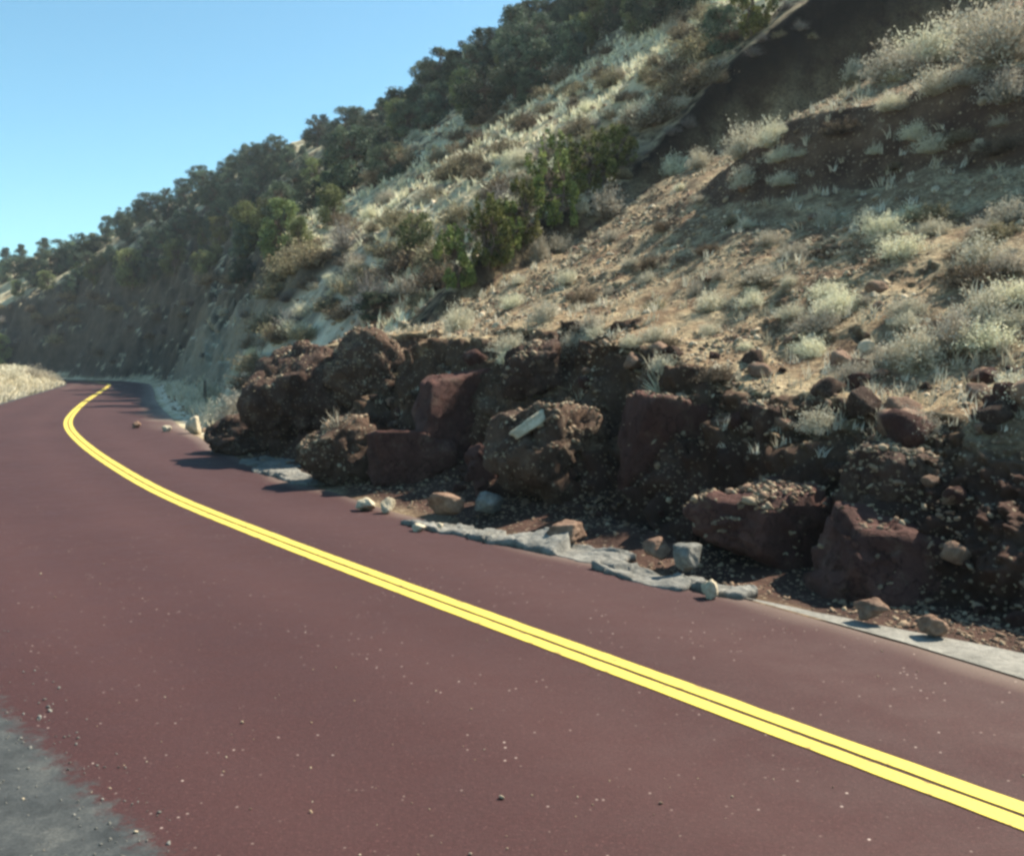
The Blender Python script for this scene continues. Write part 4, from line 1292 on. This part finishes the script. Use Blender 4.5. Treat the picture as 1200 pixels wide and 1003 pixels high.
for px, py, hp, wr, lb in [(436, 362, 62, 0.7, "grey leafless twiggy shrub left of the red soil"),
                           (404, 292, 46, 0.8, "grey leafless shrub at the right end of the shaded bank"),
                           (588, 250, 44, .9, "grey leafless shrub above the gully mouth"),
                           (640, 190, 36, 1.0, "grey leafless shrub above the yellow-green gully shrubs")]:
    p = at(px, py)
    if p is not None: shrub("bare_shrub", TWIG, p, hp / FPX * p[1], wr, lb)

# sage hummocks over the sunny far slope, each its own shrub
cnt = 0
tries = 0
seen = []
while cnt < 190 and tries < 6000:
    tries += 1
    px, py = RNG.uniform(240, 960), RNG.uniform(15, 440)
    if py < np.interp(px, low_x, low_y) - 4 and RNG.uniform() < 0.9: continue
    cr = np.interp(px, [240, 300, 400, 470, 560, 640, 720, 800, 860, 930], [440, 440, 375, 370, 330, 262, 212, 128, 75, 10])
    if py > cr: continue
    if any((px - q[0]) ** 2 + 2.5 * (py - q[1]) ** 2 < 9 ** 2 for q in seen): continue
    p = at(px, py, d0=20, d1=120, n=900)
    if p is None: continue
    qq, _g = gully_q(np.array([p[0]]), np.array([p[1]]))
    if qq[0] < 1.5 or not gentle(p[0:1], p[1:2], 1.1)[0]: continue
    seen.append((px, py))
    cnt += 1
    h = RNG.uniform(0.35, 0.95) * (1.25 if p[1] > 45 else 1.0)
    if RNG.uniform() < 0.25:
        shrub("pale_bush", PALE, p - np.array([0, 0, .05]), h * 0.9, 0.9, "small pale bush dotted on the sunny far slope", group="small pale bushes of the far slope")
    else:
        shrub("sage_bush", SAGE, p - np.array([0, 0, .05]), h, RNG.uniform(0.8, 1.1), "low grey-brown sage bush on the sunny far slope", group="sage bushes of the far slope")

cnt = 0
tries = 0
while cnt < 34 and tries < 500:
    tries += 1
    px = RNG.uniform(245, 450)
    py = np.interp(px, [240, 300, 350, 400, 450], [440, 398, 352, 300, 265]) + RNG.uniform(2, 75)
    p = at(px, py, d0=18, d1=60, n=700)
    if p is None or spur_q(p[0:1], p[1:2])[0] > 0.3 or gully_q(p[0:1], p[1:2])[0][0] < 0.5: continue
    cnt += 1
    if cnt % 2: shrub("pale_bush", PALE, p - np.array([0, 0, .05]), RNG.uniform(0.3, 0.7), 1.0, "pale bush on the cream spur beside the shaded bank", group="pale bushes of the spur")
    else: shrub("sage_bush", SAGE, p - np.array([0, 0, .05]), RNG.uniform(0.3, 0.7), 1.2, "brown sage bush on the cream spur beside the shaded bank", group="sage bushes of the spur")

cnt = 0
tries = 0
while cnt < 60 and tries < 700:
    tries += 1
    px = RNG.uniform(-10, 390)
    py = np.interp(px, [0, 60, 250, 330, 400], [355, 352, 332, 308, 282]) + abs(RNG.normal(0, 38))
    if py > 432: continue
    p = at(px, py, d0=30, d1=150, n=800)
    if p is None: continue
    cnt += 1
    shrub("bank_shrub", SAGE if cnt % 3 else TWIG, p - np.array([0, 0, .08]), RNG.uniform(0.4, 1.0) * (1.3 if p[1] > 80 else 1), 1.1, "dull brown shrub clinging to the shaded road bank", group="shrubs on the shaded bank")

cnt = 0
tries = 0
while cnt < 16 and tries < 500:
    tries += 1
    px = RNG.uniform(690, 1010)
    py = np.interp(px, [690, 720, 800, 900, 1010], [235, 212, 130, 38, -60]) + RNG.uniform(-14, 70)
    if py < 0: continue
    p = at(px, py, d0=18, d1=60, n=700)
    if p is None: continue
    qq, _g = gully_q(p[0:1], p[1:2])
    if qq[0] < 0.15: continue
    cnt += 1
    shrub("gully_brush", TWIG if cnt % 2 else SAGE, p - np.array([0, 0, .06]), RNG.uniform(0.18, 0.42), 1.0, "dark brush on the shadowed gully bank or its lip", group="brush of the dark gully bank")

# low scrub on the near slope
cnt = 0
tries = 0
while cnt < 80 and tries < 1500:
    tries += 1
    px, py = RNG.uniform(520, 1195), RNG.uniform(30, 470)
    p = at(px, py, d0=6, d1=45, n=700)
    if p is None: continue
    qq, _g = gully_q(np.array([p[0]]), np.array([p[1]]))
    if qq[0] > -0.3 or p[2] < 1.6: continue
    cnt += 1
    if RNG.uniform() < 0.72:
        shrub("pale_bush", PALE, p - np.array([0, 0, .03]), RNG.uniform(0.14, 0.42), 1.1, "knee-high pale scrub tuft on the near slope", group="low pale scrub of the near slope")
    else:
        shrub("sage_bush", SAGE, p - np.array([0, 0, .03]), RNG.uniform(0.15, 0.35), 1.2, "low brownish scrub tuft on the near slope", group="low brown scrub of the near slope")


# dry grass: uncountable, one object per stretch
def tuft_soup(pts, hs, seed, blades=12, wd=0.006):
    rg = np.random.default_rng(seed)
    n = len(pts)
    a = rg.uniform(0, 6.28, (n, blades)); el = rg.uniform(0.05, 0.9, (n, blades)); L = hs[:, None] * rg.uniform(.5, 1.1, (n, blades))
    dx, dy, dz = np.sin(el) * np.cos(a), np.sin(el) * np.sin(a), np.cos(el)
    root = pts[:, None, :] + rg.normal(scale=0.03, size=(n, blades, 3)) * np.array([1, 1, 0.1]) - np.array([0, 0, 0.01])
    tip = root + np.stack([dx, dy, dz], -1) * L[..., None]
    mid = (root + tip) / 2 + np.array([0, 0, 1]) * (L * 0.12)[..., None]
    sd = np.stack([-np.sin(a + 0.7), np.cos(a + 0.7), a * 0], -1) * (wd * (1 + hs[:, None, None] * 1.5)) * (np.hypot(pts[:, 0], pts[:, 1]) / 14).clip(0.7, 5)[:, None, None]
    V = np.stack([root - sd, root + sd, mid + sd * .8, mid - sd * .8, tip + sd * .1, tip - sd * .1], 2).reshape(-1, 3)
    k = np.arange(n * blades) * 6
    F = np.concatenate([np.stack([k, k + 1, k + 2, k + 3], 1), np.stack([k + 3, k + 2, k + 4, k + 5], 1)])
    return V, F, np.repeat(np.repeat(rg.uniform(0, 1, n), blades), 6)


x, y = area_points(5200, -30, 34, 6, 36)
t_, yc_, q_, u_ = near_mask(x, y)
cl_ = fbm(x * 0.55, y * 0.55, octaves=3, seed=71)
z = terrain(x, y)
ok = (t_ > 0.7) & (q_ < 0.2) & (z > 0.9) & (RNG.uniform(-.35, .35, len(x)) < cl_)
pts = np.stack([x, y, z], 1)[ok]
v_, f_, a_ = tuft_soup(pts, RNG.uniform(0.06, 0.22, len(pts)), 81)
link("dry_grass", mesh_np("dry_grass", v_, f_, M['grass'], dict(rnd=a_)), label="sparse straw grass on the near slope", kind="stuff")

x, y = area_points(60000, -36, -2, 18, 110)
t_, yc_, q_, u_ = near_mask(x, y)
ok = ((u_ < -LW - 0.25) & (u_ > -LW - 14) & (yc_ > 20)) | ((t_ > 0.6) & (t_ < 4.5) & (yc_ > 21) & (yc_ < 60) & (q_ > .4) & (RNG.uniform(0, 1, len(x)) < 0.25))
ok = ok & gentle(x, y)
pts = np.stack([x, y, terrain(x, y)], 1)[ok]
v_, f_, a_ = tuft_soup(pts, RNG.uniform(0.15, 0.5, len(pts)), 82, 10)
link("dry_grass", mesh_np("dry_grass", v_, f_, M['grass'], dict(rnd=a_)), label="pale bleached grass of the verges at the bend", kind="stuff")

x, y = area_points(13000, -24, 16, 22, 85)
t_, yc_, q_, u_ = near_mask(x, y)
cl_ = fbm(x * 0.25, y * 0.25, octaves=3, seed=73)
ok = (t_ > 2) & (q_ > 2.5) & (RNG.uniform(-.6, .3, len(x)) < cl_)
ok = ok & gentle(x, y)
pts = np.stack([x, y, terrain(x, y)], 1)[ok]
v_, f_, a_ = tuft_soup(pts, RNG.uniform(0.12, 0.4, len(pts)), 83, 7)
link("dry_grass", mesh_np("dry_grass", v_, f_, M['grass'], dict(rnd=a_)), label="thin straw grass on the sunny far slope", kind="stuff")

# road marker post
p = hit(240, 474, d0=20)
bm = bmesh.new()
bmesh.ops.create_cube(bm, size=1)
for v in bm.verts:
    v.co = Vector((v.co.x * 0.12, v.co.y * 0.06, (v.co.z + 0.5) * 0.95 - 0.1))
    if v.co.z > .5: v.co.x *= 0.85; v.co.y *= .8
bmesh.ops.bevel(bm, geom=bm.edges[:], offset=0.012, segments=2, affect='EDGES')
me = bpy.data.meshes.new("marker_post"); bm.to_mesh(me); bm.free(); me.materials.append(M['post'])
link("marker_post", me, p, (0, 0.03, 0.4), label="short grey marker post on the pale gravel beside the bend", cat="post")

# ------------------------------------------------------------------ light
HAZE = 0.00045
SUN_AZ, SUN_EL = R(59), R(48)          # clockwise from the view direction
w = bpy.data.worlds.new("World"); SC.world = w
w.use_nodes = True
nt = w.node_tree; nt.nodes.clear()
sky = nt.nodes.new('ShaderNodeTexSky'); sky.sky_type = 'NISHITA'; sky.sun_disc = False
sky.sun_elevation = SUN_EL; sky.sun_rotation = SUN_AZ
sky.altitude = 1300; sky.air_density = 1.0; sky.dust_density = 0.6; sky.ozone_density = 1.0
bg = nt.nodes.new('ShaderNodeBackground'); bg.inputs[1].default_value = 0.08
ow = nt.nodes.new('ShaderNodeOutputWorld')
tint = nt.nodes.new('ShaderNodeMix'); tint.data_type = 'RGBA'; tint.blend_type = 'MULTIPLY'
tint.inputs[0].default_value = 1.0; tint.inputs[7].default_value = (0.72, 1.10, 1.03, 1)
nt.links.new(sky.outputs[0], tint.inputs[6]); nt.links.new(tint.outputs[2], bg.inputs[0]); nt.links.new(bg.outputs[0], ow.inputs[0])
sun = bpy.data.lights.new("sun", 'SUN'); sun.energy = 5.0; sun.angle = R(0.5); sun.color = (1.0, 0.90, 0.74)
sun_o = bpy.data.objects.new("sun", sun); COL.objects.link(sun_o)
sdir = Vector((math.sin(SUN_AZ) * math.cos(SUN_EL), math.cos(SUN_AZ) * math.cos(SUN_EL), math.sin(SUN_EL)))
sun_o.rotation_euler = sdir.to_track_quat('Z', 'Y').to_euler()

# the air between the camera and the hill
N = NT("air")
N.t.nodes.remove(N.b)
pv = N.n('ShaderNodeVolumePrincipled')
pv.inputs['Color'].default_value = (0.80, 0.90, 1.0, 1)
pv.inputs['Density'].default_value = HAZE
pv.inputs['Anisotropy'].default_value = 0.35
N.l(pv.outputs[0], N.out.inputs['Volume'])
hv_ = np.array([(sx * 480, sy * 480, zz) for zz in (-8.0, 76.0) for sx, sy in ((-1, -1), (1, -1), (1, 1), (-1, 1))], float)
hf_ = np.array([(3, 2, 1, 0), (4, 5, 6, 7), (0, 1, 5, 4), (1, 2, 6, 5), (2, 3, 7, 6), (3, 0, 4, 7)])
link("haze", mesh_np("haze", hv_, hf_, N.m), kind="stuff", label="thin bluish air in front of the far hillside")
SC.cycles.volume_bounces = 0

SC.view_settings.view_transform = 'Standard'
SC.view_settings.look = 'None'
SC.view_settings.exposure = 1.3
SC.view_settings.gamma = 1.0
SC.render.engine = 'CYCLES'
SC.cycles.pixel_filter_type = 'BLACKMAN_HARRIS'
SC.cycles.filter_width = 2.9
SC.cycles.use_denoising = True
SC.cycles.max_bounces = 6
SC.cycles.diffuse_bounces = 3
SC.cycles.transparent_max_bounces = 8
SC.cycles.caustics_reflective = False
SC.cycles.caustics_refractive = False
